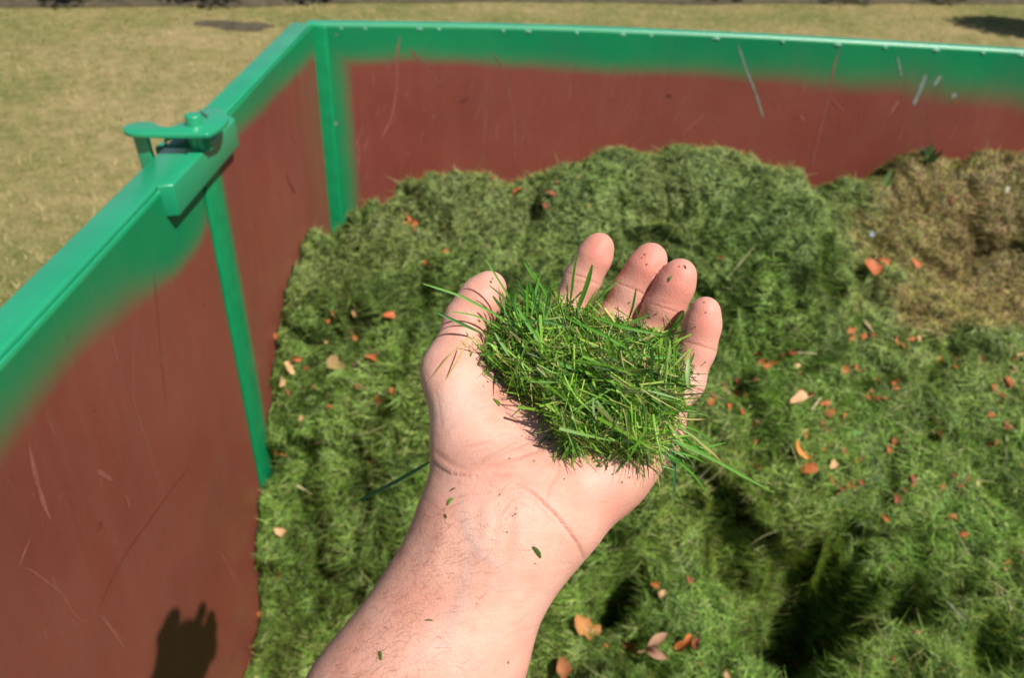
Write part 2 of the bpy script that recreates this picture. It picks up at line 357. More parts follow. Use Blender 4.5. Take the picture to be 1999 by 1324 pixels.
sec = lambda w, h: [(-w, 0), (-w, -h), (0, -h), (0, 0)]        # section, inner face at 0, outward negative (travel away from camera on the left side)
YP0 = 1.192; YC = 2.045                                  # gap beside the divider post, back corner
# rims (hollow square tube look: top and inner face), a seam where near and far panels meet
rim_w = .047
prism('rim', sec(rim_w, .05), [(PLn(-.1), -.1, ZR), (PLn(YP0), YP0 - .002, ZR)], M_PAINT, .005)
prism('rim', sec(rim_w, .05), [(PLn(YP0), YP0 + .002, ZR), (PLn(YC), YC, ZR)], M_PAINT, .005)
# back wall curve (bulged outward)
BX = np.array([-.575, -.325, -.056, .368, .802, 1.387, 1.62]); BY = np.array([2.040, 2.096, 2.150, 2.200, 2.228, 2.252, 2.256])
bxs = np.linspace(-.575, 1.72, 60); co = np.polyfit(BX, BY, 3); bys = np.polyval(co, bxs)
def backy(x): return np.polyval(co, x)
prism('rim', sec(.035, .045), [(x, y, ZR) for x, y in zip(bxs, bys)], M_PAINT, .004)
XR = 1.74
prism('rim', [(0, 0), (0, -.05), (.047, -.05), (.047, 0)], [(XR, -.1, ZR), (XR, 2.24, ZR)], M_PAINT, .004)
prism('rim', [(0, 0), (0, -.05), (.047, -.05), (.047, 0)], [(-.56, -.10, ZR - .001), (XR + .04, -.10, ZR - .001)], M_PAINT, .004)

def panel(name, s, z, P, green, mat=M_PANEL, thick=.003):
    """s,z grids -> inner face"""
    o = link(name, grid_mesh(name, P[..., 0], P[..., 1], P[..., 2], {'green': green.ravel()}), mat, box_root, True)
    m = o.modifiers.new('s', 'SOLIDIFY'); m.thickness = thick; m.offset = 0; return o
# left near panel
def soft(v, w): return .5 - .5 * np.tanh(v / w)
yy, zz = np.meshgrid(np.linspace(-.05, YP0 - .003, 200), np.linspace(FLOOR, ZR - .007, 180))
P = np.stack([PLn(yy) + .004 - .006 * np.sin(np.pi * (zz - FLOOR) / 1.1) * np.sin(np.pi * (yy + .1) / 1.3), yy, zz], 2)
d = ZR - zz
lim = np.interp(yy, [0, .45, .577, .63, .69, .75, .81, .88, .96, 1.02, 1.08, 1.14, 1.2], [.068, .068, .066, .062, .060, .067, .076, .092, .120, .138, .142, .140, .12]) + .015 * (fbm(yy * 6, zz * 0, 3, 4) - .5)
gr = soft(d - lim, .050 - .025 * sstep(.88, 1.0, yy))
gr = np.maximum(gr, .45 * soft(YP0 - yy - .012, .01))
panel('near_side_panel', yy, zz, P, gr)
# left far panel (beyond divider post)
YQ = 1.262
yy, zz = np.meshgrid(np.linspace(YQ - .01, YC, 130), np.linspace(FLOOR, ZR - .004, 180))
P = np.stack([PLn(yy) + .0065 - .004 * np.sin(np.pi * (yy - YQ) / .8), yy, zz], 2); d = ZR - zz
lim = np.interp(yy, [1.2, 1.4, 1.55, 1.8, 2.05], [.05, .045, .055, .064, .072]) + .014 * (fbm(yy * 5, zz * 0, 3, 8) - .5)
gr = np.maximum(soft(d - lim, .028), soft(yy - YQ - .012, .022))
panel('far_side_panel', yy, zz, P, gr)
# divider post
prism('divider_post', [(.0005, 0), (.0005, -1.15), (.009, -1.15), (.009, 0)], [(PLn(YP0 + .004), YP0 + .003, ZR - .006), (PLn(YQ), YQ, ZR - .006)], M_POST, .002)
box('post_core', -.60, -.562, 1.16, 1.30, FLOOR, ZR - .052, M_PAINT)
# back panel
xx, zz = np.meshgrid(np.linspace(-.570, 1.72, 260), np.linspace(FLOOR, ZR - .003, 150))
P = np.stack([xx, backy(xx) - .003 + .012 * np.sin(np.pi * (zz - FLOOR) / 1.2) * np.sin(np.pi * (xx + .58) / 2.2) ** 2 + .004 * (fbm(xx * 2, zz * 2, 2, 5) - .5), zz], 2)
def backpt(px, py):
    y = 2.1
    for _ in range(6): p = ony(px, py, y); y = backy(p[0])
    return p
bd = np.array([backpt(*q) for q in [(690, 112), (800, 108), (900, 112), (1000, 122), (1100, 130), (1200, 135), (1300, 134), (1500, 144), (1700, 157), (1850, 172), (1999, 188)]])
zl = np.interp(xx, bd[:, 0], bd[:, 2]) + .02 * (fbm(xx * 6, 0 * xx, 3, 2) - .5)
gr = soft(zl - zz, np.interp(xx, [-.5, .4, 1.0, 1.5], [.026, .034, .058, .075]))
xl = np.array([backpt(*q) for q in [(664, 130), (674, 250), (683, 380)]]); xlim = np.interp(zz, xl[::-1, 2], xl[::-1, 0])
gr = np.maximum(gr, soft(xx - xlim - .012, .030))
panel('back_panel', xx, zz, P, gr)
# corner post, proud of the back panel and of the side panel
box('corner_post', -.5795, -.525, 2.0325, 2.075, FLOOR, ZR - .004, M_POST, .003)
# right side, near side and floor
yy, zz = np.meshgrid(np.linspace(-.09, 2.22, 40), np.linspace(FLOOR, ZR - .046, 30))
P = np.stack([0 * yy + XR + .010, yy, zz], 2); panel('side_panel', yy, zz, P, soft(ZR - zz - .14, .03))
xx, zz = np.meshgrid(np.linspace(-.54, XR, 40), np.linspace(FLOOR, ZR - .049, 30))
P = np.stack([xx, 0 * xx - .115, zz], 2); panel('front_panel', xx, zz, P, soft(ZR - zz - .14, .03))
box('floor_plate', -.62, XR + .05, -.12, 2.27, FLOOR - .08, FLOOR - .002, M_STEEL)
for x, y in ((-.45, 0.1), (1.45, .1), (-.45, 2.0), (1.45, 2.0)): box('foot', x - .06, x + .06, y - .06, y + .06, 0, FLOOR - .082, M_STEEL)
# weld spots under the back rim and on the seam
wv = []; 
for px, py, w in [(612, 50, 8), (665, 51, 9), (712, 52, 8), (818, 54, 14), (856, 55, 8), (982, 58, 7), (1030, 58, 14), (1125, 62, 8), (1214, 64, 14), (1270, 66, 8), (1398, 70, 14), (1528, 76, 7), (1636, 80, 14), (1728, 86, 8), (1828, 90, 14), (1920, 95, 8), (1995, 98, 12)]:
    p = backpt(px, py + 2); r_ = w * p[1] / 1500 * .55
    a = np.linspace(0, 2 * np.pi, 12, endpoint=False)
    ring = np.stack([p[0] + r_ * np.cos(a), np.full(12, p[1] - .004), ZR - .012 + .0045 * np.sin(a)], 1)
    top = np.stack([p[0] + r_ * .5 * np.cos(a), np.full(12, p[1] - .0055), ZR - .011 + .0025 * np.sin(a)], 1)
    V = np.vstack([ring, top, [[p[0], p[1] - .006, ZR - .011]]]); F = []; tt = []
    for j in range(12): F += [j, (j + 1) % 12, 12 + (j + 1) % 12, 12 + j]; tt.append(4); F += [12 + j, 12 + (j + 1) % 12, 24]; tt.append(3)
    link('weld', mesh_np('weld', V, F, tt), M_WELD, box_root, True)
# weld bead seam below the near rim
bv = np.linspace(0, 1.15, 160); bead = [(PLn(y) + .0035, y, ZR - .0075 + .0012 * (vn(y * 90, 0, 3) - .5)) for y in bv]
prism('weld_seam', [(-.002, .0015), (.001, .001), (.0015, -.001), (-.002, -.002)], bead, M_PAINT, 0)

# latch: square tube clamped on the inside of the rim, swivel lever, pivot pin and hanging hook
a0 = onz(289, 362, ZR + .002); a1 = onz(338, 360, ZR + .002); a2 = onz(459, 230, ZR + .002); a3 = onz(428, 214, ZR + .002)
a0[0] = PLn(a0[1]) + .001; a3[0] = PLn(a3[1]) + .001; a3[1] = a2[1] + .02
hb = .052; dn = np.array([0, 0, -hb])
hexbox('latch_tube', [a0 + dn, a1 + dn, a2 + dn, a3 + dn, a0, a1, a2, a3], M_PAINT, .003)
def plate(name, pts, z, th, mat, bevel=.0015, parent=box_root):
    q = np.array([[*onz(px, py, z)[:2], z] for px, py in pts]); n_ = len(q); V = np.vstack([q, q - [0, 0, th]])
    F = list(range(n_)); tot = [n_]; F += [n_ + j for j in range(n_)][::-1]; tot.append(n_)
    for j in range(n_): F += [j, n_ + j, n_ + (j + 1) % n_, (j + 1) % n_]; tot.append(4)
    o = link(name, mesh_np(name, V, F, tot), mat, parent)
    if bevel: b = o.modifiers.new('b', 'BEVEL'); b.width = bevel; b.segments = 2; b.limit_method = 'ANGLE'
    return o
def chaikin(p, k=2):
    p = np.array(p, float)
    for _ in range(k):
        a = p; b_ = np.roll(p, -1, 0); p = np.stack([a * .75 + b_ * .25, a * .25 + b_ * .75], 1).reshape(-1, 2)
    return p
zl_ = ZR + .040
lev = plate('latch_lever', chaikin([(238, 247), (252, 240), (275, 236), (300, 237), (312, 246), (335, 247), (355, 243), (378, 224), (392, 211), (412, 208), (432, 210), (447, 224), (442, 240), (410, 261), (392, 261), (320, 261), (256, 260), (240, 255)], 2), zl_, .008, M_PAINT)
def cyl(name, c, r, z0, z1, mat, k=24, parent=box_root, bevel=.0015):
    a = np.linspace(0, 2 * np.pi, k, endpoint=False); ring = np.stack([c[0] + r * np.cos(a), c[1] + r * np.sin(a)], 1)
    V = np.vstack([np.c_[ring, np.full(k, z0)], np.c_[ring, np.full(k, z1)]]); F = list(range(k))[::-1] + [k + j for j in range(k)]; tot = [k, k]
    for j in range(k): F += [j, (j + 1) % k, k + (j + 1) % k, k + j]; tot.append(4)
    o = link(name, mesh_np(name, V, F, tot), mat, parent)
    if bevel: b = o.modifiers.new('b', 'BEVEL'); b.width = bevel; b.segments = 2; b.limit_method = 'ANGLE'
    return o
pc = onz(380, 243, zl_); cyl('pivot_pin', pc, .0135, ZR - .01, zl_ + .017, M_PAINT)
cyl('spacer', (pc[0] + .012, pc[1] - .004), .013, ZR + .002, zl_ - .008, M_PAINT)
plate('lower_plate', chaikin([(318, 276), (330, 266), (360, 262), (392, 262), (420, 262), (432, 252), (436, 240), (400, 232), (340, 240), (322, 262)], 1), ZR + .020, .006, M_PAINT)
sp_ = onz(398, 227, zl_ + .0005); 
plate('slot_shade', [(389, 219), (392, 217), (405, 225), (406, 230), (402, 229)], zl_ + .0006, .0004, M_STEEL, 0)  # thin dark sheet on the lever, painting the shade inside its groove
hc = onz(279, 262, zl_ - .01)
def bar(name, p, q, rx, ry, mat, parent=box_root):
    p = np.array(p); q = np.array(q); V = []
    for c_ in (p, q):
        for sx, sy in ((-1, -1), (1, -1), (1, 1), (-1, 1)): V.append(c_ + [sx * rx, sy * ry, 0])
    return hexbox(name, V, mat, .002, parent)
bar('hook_arm', (hc[0], hc[1], ZR - .055), (hc[0] - .004, hc[1], zl_ - .0075), .011, .006, M_PAINT)
bar('hook_foot', (hc[0] + .010, hc[1] + .006, ZR - .075), (hc[0] + .010, hc[1] + .006, ZR - .0555), .022, .012, M_PAINT)
bar('hook_guide', (PLn(1.15) - .054, hc[1] + .035, ZR - .05), (PLn(1.15) - .054, hc[1] + .035, ZR + .0), .006, .012, M_PAINT)

# scratches and dark marks on the sheets: thin ribbons just proud of the paint
def pl_left(px, py, off=.0022):
    p0 = np.array([PLn(.5) - .002, .5, 1.0]); nn = unit(np.array([1.0, .0262, 0])); 
    for _ in range(4):
        p = onpl(px, py, p0, nn)
        y, z = p[1], p[2]
        dx = -(.006 * np.sin(np.pi * (z - FLOOR) / 1.1) * np.sin(np.pi * (y + .1) / 1.3) if y < YP0 else .004 * np.sin(np.pi * (y - YQ) / .8))
        p0 = np.array([PLn(y) + dx + (.004 if y < YP0 else .0065) + off, y, z])
    return p
def pl_back(px, py, off=.0022):
    y = 2.1
    for _ in range(6):
        p = ony(px, py, y); x, z = p[0], p[2]
        y = backy(x) - .003 + .012 * np.sin(np.pi * (z - FLOOR) / 1.2) * np.sin(np.pi * (x + .58) / 2.2) ** 2 + .004 * (fbm(np.array(x * 2), np.array(z * 2), 2, 5) - .5) - off
    return p
def ribbons(name, items, surf, nrm, mat):
    V = []; F = []; T = []
    for pts, wpx in items:
        # smooth, slightly wobbly path
        P = np.array([surf(*p) for p in pts]); seg = np.r_[0, np.cumsum(np.linalg.norm(np.diff(P, axis=0), axis=1))]
        m = max(4, int(seg[-1] / .008)); t = np.linspace(0, seg[-1], m); Q = np.stack([np.interp(t, seg, P[:, k]) for k in range(3)], 1)
        for _ in range(2): Q[1:-1] = .5 * Q[1:-1] + .25 * (Q[:-2] + Q[2:])
        T_ = unit(np.gradient(Q, axis=0)); sd = unit(np.cross(T_, nrm))
        dep = float(np.mean(project(Q)[:, 2])); w = wpx / 1500 * dep * .5 * (1.0 + .5 * (rng.random(m) - .5)) * np.clip(np.minimum(t, seg[-1] - t) / (.12 * seg[-1]) , .15, 1)
        b0 = len(V)
        for k in range(m): V += [Q[k] - sd[k] * w[k], Q[k] + sd[k] * w[k]]
        for k in range(m - 1): F += [b0 + 2 * k, b0 + 2 * k + 1, b0 + 2 * k + 3, b0 + 2 * k + 2]; T.append(4)
    o = link(name, mesh_np(name, np.array(V), F, T), mat, box_root); o['kind'] = 'stuff'; return o
nl_ = np.array([1.0, 0, 0]); nb_ = np.array([0, -1.0, 0])
ribbons('scratch_marks', [([(62, 1046), (48, 1075), (36, 1110)], 6), ([(36, 1110), (60, 1112), (95, 1140), (120, 1158), (140, 1195), (160, 1216), (185, 1210)], 3),
    ([(197, 1203), (215, 1225), (242, 1265)], 5), ([(250, 640), (262, 700), (258, 780), (275, 830), (292, 880), (302, 935)], 3), ([(215, 640), (222, 680), (232, 712)], 4),
    ([(60, 880), (66, 915), (85, 985), (100, 1018)], 10), ([(57, 860), (60, 900), (68, 940)], 4), ([(265, 560), (270, 600), (262, 660), (256, 740)], 2),
    ([(430, 1080), (450, 1115), (468, 1155)], 3), ([(188, 918), (205, 928), (220, 940)], 8), ([(190, 926), (210, 932)], 5), ([(300, 660), (315, 700), (330, 770)], 2), ([(245, 965), (256, 998)], 5)],
    pl_left, nl_, M_SCR_P)
ribbons('dark_marks', [([(375, 905), (340, 950), (290, 1020), (240, 1090), (205, 1160), (185, 1222)], 3), ([(559, 340), (565, 357), (577, 378)], 5), ([(300, 520), (310, 640), (325, 800)], 1.5)], pl_left, nl_, M_MARK_D)  # dark lines on the left sheets, one long diagonal
ribbons('scratch_marks', [([(487, 430), (489, 455)], 5), ([(500, 280), (502, 291)], 4), ([(560, 420), (575, 530)], 2)], pl_left, nl_, M_SCR_P)
ribbons('scratch_marks', [([(782, 66), (775, 100), (775, 170), (765, 230), (742, 275)], 3.5), ([(798, 92), (830, 135), (868, 172)], 3), ([(960, 100), (980, 130), (997, 190), (1005, 240), (1006, 330)], 3),
    ([(1640, 88), (1628, 130), (1615, 200), (1595, 280), (1580, 340)], 2.5), ([(1200, 120), (1197, 180), (1190, 190)], 2), ([(1376, 222), (1330, 262)], 2), ([(1620, 190), (1650, 220)], 2), ([(1736, 225), (1755, 195)], 6), ([(1560, 222), (1572, 238)], 5),
    ([(825, 212), (832, 216)], 6), ([(845, 222), (850, 232)], 6), ([(690, 262), (702, 285), (700, 330)], 3), ([(720, 265), (708, 300)], 2), ([(1880, 220), (1850, 280)], 2)], pl_back, nb_, M_SCR_P)
ribbons('green_scratch_marks', [([(1440, 84), (1455, 130), (1475, 180), (1492, 235)], 3.5), ([(1783, 206), (1795, 178), (1808, 145)], 8), ([(1822, 168), (1838, 146)], 8), ([(1858, 192), (1866, 180)], 9), ([(650, 240), (660, 242)], 8),
    ([(654, 448), (685, 442)], 3), ([(1752, 108), (1760, 150)], 3), ([(655, 66), (658, 68)], 7)], pl_back, nb_, M_SCR_G)
_r3 = np.random.default_rng(11)
def cluster(cx, cy, sx, sy, n_, ang, ln):
    out = []
    for _ in range(n_):
        x0 = cx + _r3.normal(0, sx); y0 = cy + _r3.normal(0, sy); a_ = ang + _r3.normal(0, .25); l_ = ln * _r3.uniform(.3, 1.2); b_ = _r3.normal(0, .08)
        out.append(([(x0, y0), (x0 + l_ * .5 * math.cos(a_), y0 + l_ * .5 * math.sin(a_)), (x0 + l_ * math.cos(a_ + b_), y0 + l_ * math.sin(a_ + b_))], _r3.uniform(.8, 1.7)))
    return out
ribbons('fine_scuffs', cluster(90, 960, 45, 60, 16, 1.35, 55) + cluster(250, 700, 40, 60, 14, 1.5, 60) + cluster(330, 1050, 45, 80, 12, 1.2, 50) + cluster(150, 1220, 60, 40, 12, .9, 40), pl_left, nl_, M_SCR_P)
ribbons('fine_scuffs', cluster(530, 330, 25, 60, 10, 1.5, 50) + cluster(480, 480, 15, 50, 7, 1.45, 50), pl_left, nl_, M_SCR_P)
ribbons('fine_scuffs', cluster(760, 240, 40, 40, 12, 1.9, 40) + cluster(1010, 200, 50, 50, 10, 1.5, 60) + cluster(1330, 220, 60, 30, 12, 2.2, 40) + cluster(1750, 230, 90, 40, 22, 1.9, 45) + cluster(1560, 260, 50, 40, 10, 1.7, 40), pl_back, nb_, M_SCR_P)
ribbons('dark_marks', [([(895, 200), (920, 188)], 7), ([(1300, 185), (1312, 188)], 7), ([(1310, 283), (1322, 286)], 5)], pl_back, nb_, M_MARK_D)

# ------------------------------------------------------------------ heap of clippings
CP = []; SIL = []
def cp(px, py, y=None, z=None):
    p = onz(px, py, z) if z is not None else ony(px, py, y); CP.append(p); SIL.append(bool(py < 405 and (y or 0) > 1.79))
for px, py in [(475, 1324), (495, 1000), (510, 900), (540, 640), (580, 500)]:
    p = onpl(px, py, np.array([PLn(.5), .5, 1.0]), unit(np.array([1.0, .0262, 0]))); CP.append(p)
CP += [np.array(p) for p in [(-.57, 2.02, .60), (-.53, .6, .17), (-.5, .25, .25), (0, .25, .42), (.6, .2, .5), (1.5, .2, .6), (.2, 2.15, .72), (.5, 2.2, .80), (.75, 2.2, .62), (1.0, 2.24, .8), (1.5, 2.25, .92), (-.2, 2.08, .70), (1.6, 1.2, .8), (1.6, .7, .68), (1.6, 1.8, .95)]]
for a in [(700, 385, 1.88), (860, 342, 1.88), (1000, 346, 1.9), (1130, 326, 1.92), (1190, 292, 1.92), (1290, 305, 1.92), (1340, 280, 1.9), (1430, 300, 1.88), (1500, 332, 1.85), (1570, 352, 1.8), (1612, 400, 1.66), (780, 362, 1.88), (930, 340, 1.9), (1065, 335, 1.92), (1240, 300, 1.92), (1385, 288, 1.89), (1465, 318, 1.87), (1680, 352, 2.04), (1760, 336, 2.08), (1850, 318, 2.12), (1950, 296, 2.17), (1535, 345, 1.84),
          (1640, 350, 2.02), (1720, 352, 2.05), (1800, 322, 2.08), (1900, 300, 2.15), (1999, 292, 2.18), (2150, 290, 2.15), (672, 432, 1.92), (650, 480, 2.0), (610, 495, 1.9), (690, 415, 1.86),
          (660, 520, 1.72), (750, 500, 1.62), (650, 650, 1.45), (850, 440, 1.68), (900, 560, 1.45), (1050, 420, 1.72), (1000, 520, 1.5), (1250, 380, 1.74), (1400, 400, 1.70), (1500, 500, 1.56), (1580, 620, 1.42), (1450, 640, 1.40),
          (1650, 560, 1.72), (1680, 480, 1.85), (1800, 420, 2.04), (1900, 500, 1.97), (1800, 590, 1.72), (1900, 615, 1.72), (1999, 500, 1.95), (1999, 630, 1.74),
          (1620, 690, 1.36), (1750, 648, 1.52), (1850, 645, 1.55), (1999, 655, 1.58), (1700, 800, 1.28), (1999, 800, 1.36), (1400, 760, 1.25), (1500, 900, 1.10), (1850, 950, 1.15), (1999, 1050, 1.04),
          (1400, 930, 1.06), (1850, 1150, .93), (1999, 1324, .76), (1750, 1280, .80), (1620, 1150, .98), (1550, 1080, 1.03), (1450, 1100, 1.0), (1350, 1060, 1.0), (1400, 1250, .84), (1250, 1290, .82),
          (1150, 1200, .90), (1250, 1100, .95), (1100, 1050, 1.02), (900, 900, 1.15), (700, 1180, 1.0), (600, 1000, 1.12), (600, 850, 1.24), (560, 1200, 1.02), (800, 700, 1.33), (950, 1250, .92), (1180, 800, 1.2), (1180, 600, 1.4)]:
    cp(a[0], a[1], y=a[2])
CP = np.array(CP)
def tps_fit(P, v, lam=2e-4):
    n_ = len(P); d_ = np.linalg.norm(P[:, None] - P[None], axis=2); K = np.where(d_ > 0, d_ ** 2 * np.log(d_ + 1e-12), 0) + lam * np.eye(n_)
    A = np.zeros((n_ + 3, n_ + 3)); A[:n_, :n_] = K; A[:n_, n_] = 1; A[:n_, n_ + 1:] = P; A[n_:, :n_] = A[:n_, n_:].T
    return np.linalg.solve(A, np.r_[v, 0, 0, 0])
def base_h(x, y):
    sh_ = np.shape(x); q_ = np.stack([np.ravel(x), np.ravel(y)], 1); out = np.empty(len(q_))
    for s in range(0, len(q_), 20000):
        qq = q_[s:s + 20000]; d_ = np.linalg.norm(qq[:, None] - CP[None, :, :2], axis=2); K = np.where(d_ > 0, d_ ** 2 * np.log(d_ + 1e-12), 0)
        out[s:s + 20000] = K @ WT[:-3] + WT[-3] + qq @ WT[-2:]
    return out.reshape(sh_)
HOLES = []   # dark crevices between clods: (px, py, y guess, radius x, radius y, depth)
for px, py, y, rx, ry, dp in [(775, 560, 1.52, .022, .045, .09), (590, 700, 1.40, .02, .04, .05), (560, 900, 1.22, .03, .05, .07), (585, 985, 1.15, .025, .05, .07), (1190, 1090, .97, .05, .035, .17), (1400, 1040, 1.02, .04, .022, .14), (1490, 1045, 1.0, .085, .032, .20), (1600, 1070, .99, .080, .055, .22), (1560, 1120, .96, .05, .05, .16), (1640, 1010, 1.04, .022, .045, .18), (1570, 1170, .93, .065, .045, .20), (1500, 1190, .91, .055, .035, .16), (1540, 1270, .85, .04, .04, .15), (1700, 1150, .95, .06, .018, .11), (1625, 425, 1.78, .03, .08, .08), (1650, 505, 1.72, .03, .05, .09), (1750, 632, 1.58, .08, .018, .07), (1900, 637, 1.64, .10, .018, .07),
        
        (1380, 460, 1.62, .04, .03, .06), (1370, 430, 1.66, .03, .03, .05), (1715, 470, 1.88, .04, .02, .05), (1640, 500, 1.80, .035, .05, .09), (1530, 660, 1.40, .05, .03, .05), (1500, 1240, .87, .05, .03, .10),
        (1530, 1280, .84, .05, .03, .08), (1890, 1130, .96, .03, .02, .07), (1400, 570, 1.5, .05, .02, .05), (690, 600, 1.52, .015, .05, .04), (690, 440, 1.8, .02, .04, .04), (840, 640, 1.4, .03, .03, .05), (1780, 1180, .92, .05, .02, .06), (1950, 1240, .85, .03, .025, .06)]:
    HOLES.append((px, py, rx, ry, dp))
BUMPS = [(*ony(px, py, y)[:2], br, bh) for px, py, y, br, bh in [(1860, 430, 1.98, .27, .13), (1985, 560, 1.86, .20, .08), (1400, 380, 1.72, .24, .05), (1520, 560, 1.48, .17, .06), (1900, 900, 1.15, .16, .05), (1750, 1300, .80, .14, .05), (1350, 900, 1.12, .12, .04)]]
def holes(x, y):
    h = 0 * x
    wx = x + .09 * (fbm(x * 12, y * 12, 3, 21) - .5); wy = y + .09 * (fbm(x * 12, y * 12, 3, 22) - .5)
    for hx, hy, rx, ry, dp in HOLES:
        rr = ((wx - hx) / rx) ** 2 + ((wy - hy) / ry) ** 2; h = h - 1.5 * dp * np.exp(-rr ** 1.7 * .9)
    return h
def detail(x, y):
    h = 0 * x
    wx = x + .05 * (vn(x * 9, y * 9, 21) - .5); wy = y + .05 * (vn(x * 9, y * 9, 22) - .5)
    u = x + .06 * (fbm(x * 8, y * 8, 3, 23) - .5) * 2; v = y + .06 * (fbm(x * 8, y * 8, 3, 27) - .5) * 2
    h = h + .115 * (clods(u * 3.7, v * 3.3, 1) - .62) + .040 * (clods(u * 8.5 + 3, v * 8, 2) - .6) * (.4 + 1.2 * sstep(.35, .65, fbm(x * 1.9, y * 1.9, 2, 37))) + .026 * (clods(u * 21, v * 19, 3) - .6) * (.15 + 1.7 * sstep(.35, .68, fbm(x * 2.3, y * 2.3, 3, 33)))
    h = h + .018 * (vn(wx * 34, wy * 34, 3) - .5) + .008 * (vn(x * 75, y * 75, 4) - .5)
    return h
_n = len(CP); _sil = np.zeros(_n, bool); _sil[_n - len(SIL):] = SIL
hx_ = np.arange(0, 2.295, .0070); hy_ = np.arange(0.0, 2.30, .0070)
HX, HY = np.meshgrid(hx_, hy_); xl_ = PLn(HY) + .0; xr_ = XR - .012 + 0 * HY
GXw = xl_ + (xr_ - xl_) * (HX / hx_[-1]); GYw = HY / hy_[-1] * (backy(GXw) - .004 + .09) - .09
WT = tps_fit(CP[:, :2], CP[:, 2], 6e-4)
B0 = base_h(GXw[::4, ::4], GYw[::4, ::4])
def up4(A):        # bilinear back to the full grid
    h, w = GXw.shape; yi = np.arange(h) / 4; xi = np.arange(w) / 4; y0 = np.minimum(yi.astype(int), A.shape[0] - 2); x0 = np.minimum(xi.astype(int), A.shape[1] - 2)
    fy = (yi - y0)[:, None]; fx = (xi - x0)[None]; return (A[y0][:, x0] * (1 - fx) + A[y0][:, x0 + 1] * fx) * (1 - fy) + (A[y0 + 1][:, x0] * (1 - fx) + A[y0 + 1][:, x0 + 1] * fx) * fy
B0 = up4(B0)
def arc(A, Bc, ax):
    d = np.sqrt(np.diff(A, axis=ax) ** 2 + np.diff(Bc, axis=ax) ** 2); z_ = np.zeros_like(np.take(A, [0], ax)); return np.concatenate([z_, np.cumsum(d, axis=ax)], ax)
V_ = arc(GYw, B0, 0); U_ = GXw + .35 * (arc(GXw, B0, 1) - (GXw - GXw[:, :1]))
DT = detail(U_, V_); DT = DT - DT.mean(); DT = DT * (1 - .5 * sstep(1.75, 1.95, GYw) * sstep(.75, 1.0, GXw))
def normals(Z):
    gy_, gx_ = np.gradient(Z); dx = np.gradient(GXw, axis=1); dy = np.gradient(GYw, axis=0); n_ = np.stack([-gx_ / dx, -gy_ / dy, np.ones_like(Z)], 2); return unit(n_)
N0 = normals(B0)
_zz = np.empty(_n)
for q in range(_n):
    m_ = (GXw - CP[q, 0]) ** 2 + (GYw - CP[q, 1]) ** 2 < (.06 if _sil[q] else .05) ** 2
    if not m_.any(): _zz[q] = CP[q, 2]; continue
    v_ = (DT * N0[..., 2])[m_]; _zz[q] = CP[q, 2] - (np.percentile(v_, 85) if _sil[q] else v_.mean())
WT = tps_fit(CP[:, :2], _zz, 6e-4)
_hl = []
for px, py, rx, ry, dp in HOLES:      # where the sight line meets the heap
    t_ = np.linspace(.9, 3.4, 500); q_ = CAM + ray(px, py)[None] * t_[:, None]; b_ = np.nonzero(q_[:, 2] < base_h(q_[:, 0], q_[:, 1]))[0]
    if len(b_): _hl.append((q_[b_[0], 0], q_[b_[0], 1] - .25 * dp, rx, ry, dp))
HOLES = _hl
B1 = up4(base_h(GXw[::4, ::4], GYw[::4, ::4])); N1 = normals(B1)
HXw = GXw + N1[..., 0] * DT; HYw = GYw + N1[..., 1] * DT
HZ = B1 + N1[..., 2] * DT + holes(GXw, GYw)
HXw = np.clip(HXw, PLn(HYw), XR); HYw = np.minimum(HYw, backy(HXw) - .002); HZ = np.maximum(HZ, FLOOR + .01)
# colour zones
def zone_brown(x, y, z):
    p = project(np.stack([x.ravel(), y.ravel(), z.ravel()], 1)); u, v = p[:, 0], p[:, 1]
    w = 110 * (fbm(u / 55, v / 55, 4, 6) - .5) * 2
    a = sstep(1625, 1800, u + w + .30 * (450 - v) * (v < 450) ) * sstep(655, 625, v + .2 * w) 
    return a.reshape(x.shape)
GB = np.array([.095, .165, .042])
bz = zone_brown(HXw, HYw, HZ)
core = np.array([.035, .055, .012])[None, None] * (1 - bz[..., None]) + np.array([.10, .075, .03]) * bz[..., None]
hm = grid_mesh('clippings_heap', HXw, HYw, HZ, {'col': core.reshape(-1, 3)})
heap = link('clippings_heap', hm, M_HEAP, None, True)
tag(heap, 'large lumpy heap of green grass clippings filling the container, browner at the back right', 'grass clippings', kind='stuff')
hv = np.stack([HXw, HYw, HZ], 2)
heap_bvh = BVHTree.FromPolygons([tuple(v) for v in hv.reshape(-1, 3)], [tuple(hm.polygons[i].vertices) for i in range(len(hm.polygons))])
def heap_hit(px, py):
    r = unit(ray(px, py)); h = heap_bvh.ray_cast(Vector(CAM), Vector(r)); return (np.array(h[0]), np.array(h[1])) if h[0] is not None else (None, None)

# matted blades on the heap
NB = 500000
rows, cols = HZ.shape
du = hv[:-1, 1:] - hv[:-1, :-1]; dv = hv[1:, :-1] - hv[:-1, :-1]; cr = np.cross(du, dv); area = np.linalg.norm(cr, axis=2)
ctr = project((hv[:-1, :-1]).reshape(-1, 3)); vis = ((ctr[:, 0] > -150) & (ctr[:, 0] < 2150) & (ctr[:, 1] > -50) & (ctr[:, 1] < 1450)).reshape(area.shape)
wgt = area * np.where(vis, 1.0, .06) * (1.0 + .9 * sstep(1.5, .8, HYw[:-1, :-1])); wgt = wgt / wgt.sum()
cell = rng.choice(wgt.size, NB, p=wgt.ravel()); ci, cj = np.unravel_index(cell, wgt.shape)
fu, fv = rng.random((2, NB)); P = hv[ci, cj] + du[ci, cj] * fu[:, None] + dv[ci, cj] * fv[:, None]; NR = unit(cr[ci, cj]); NR *= np.sign(NR[:, 2:3])
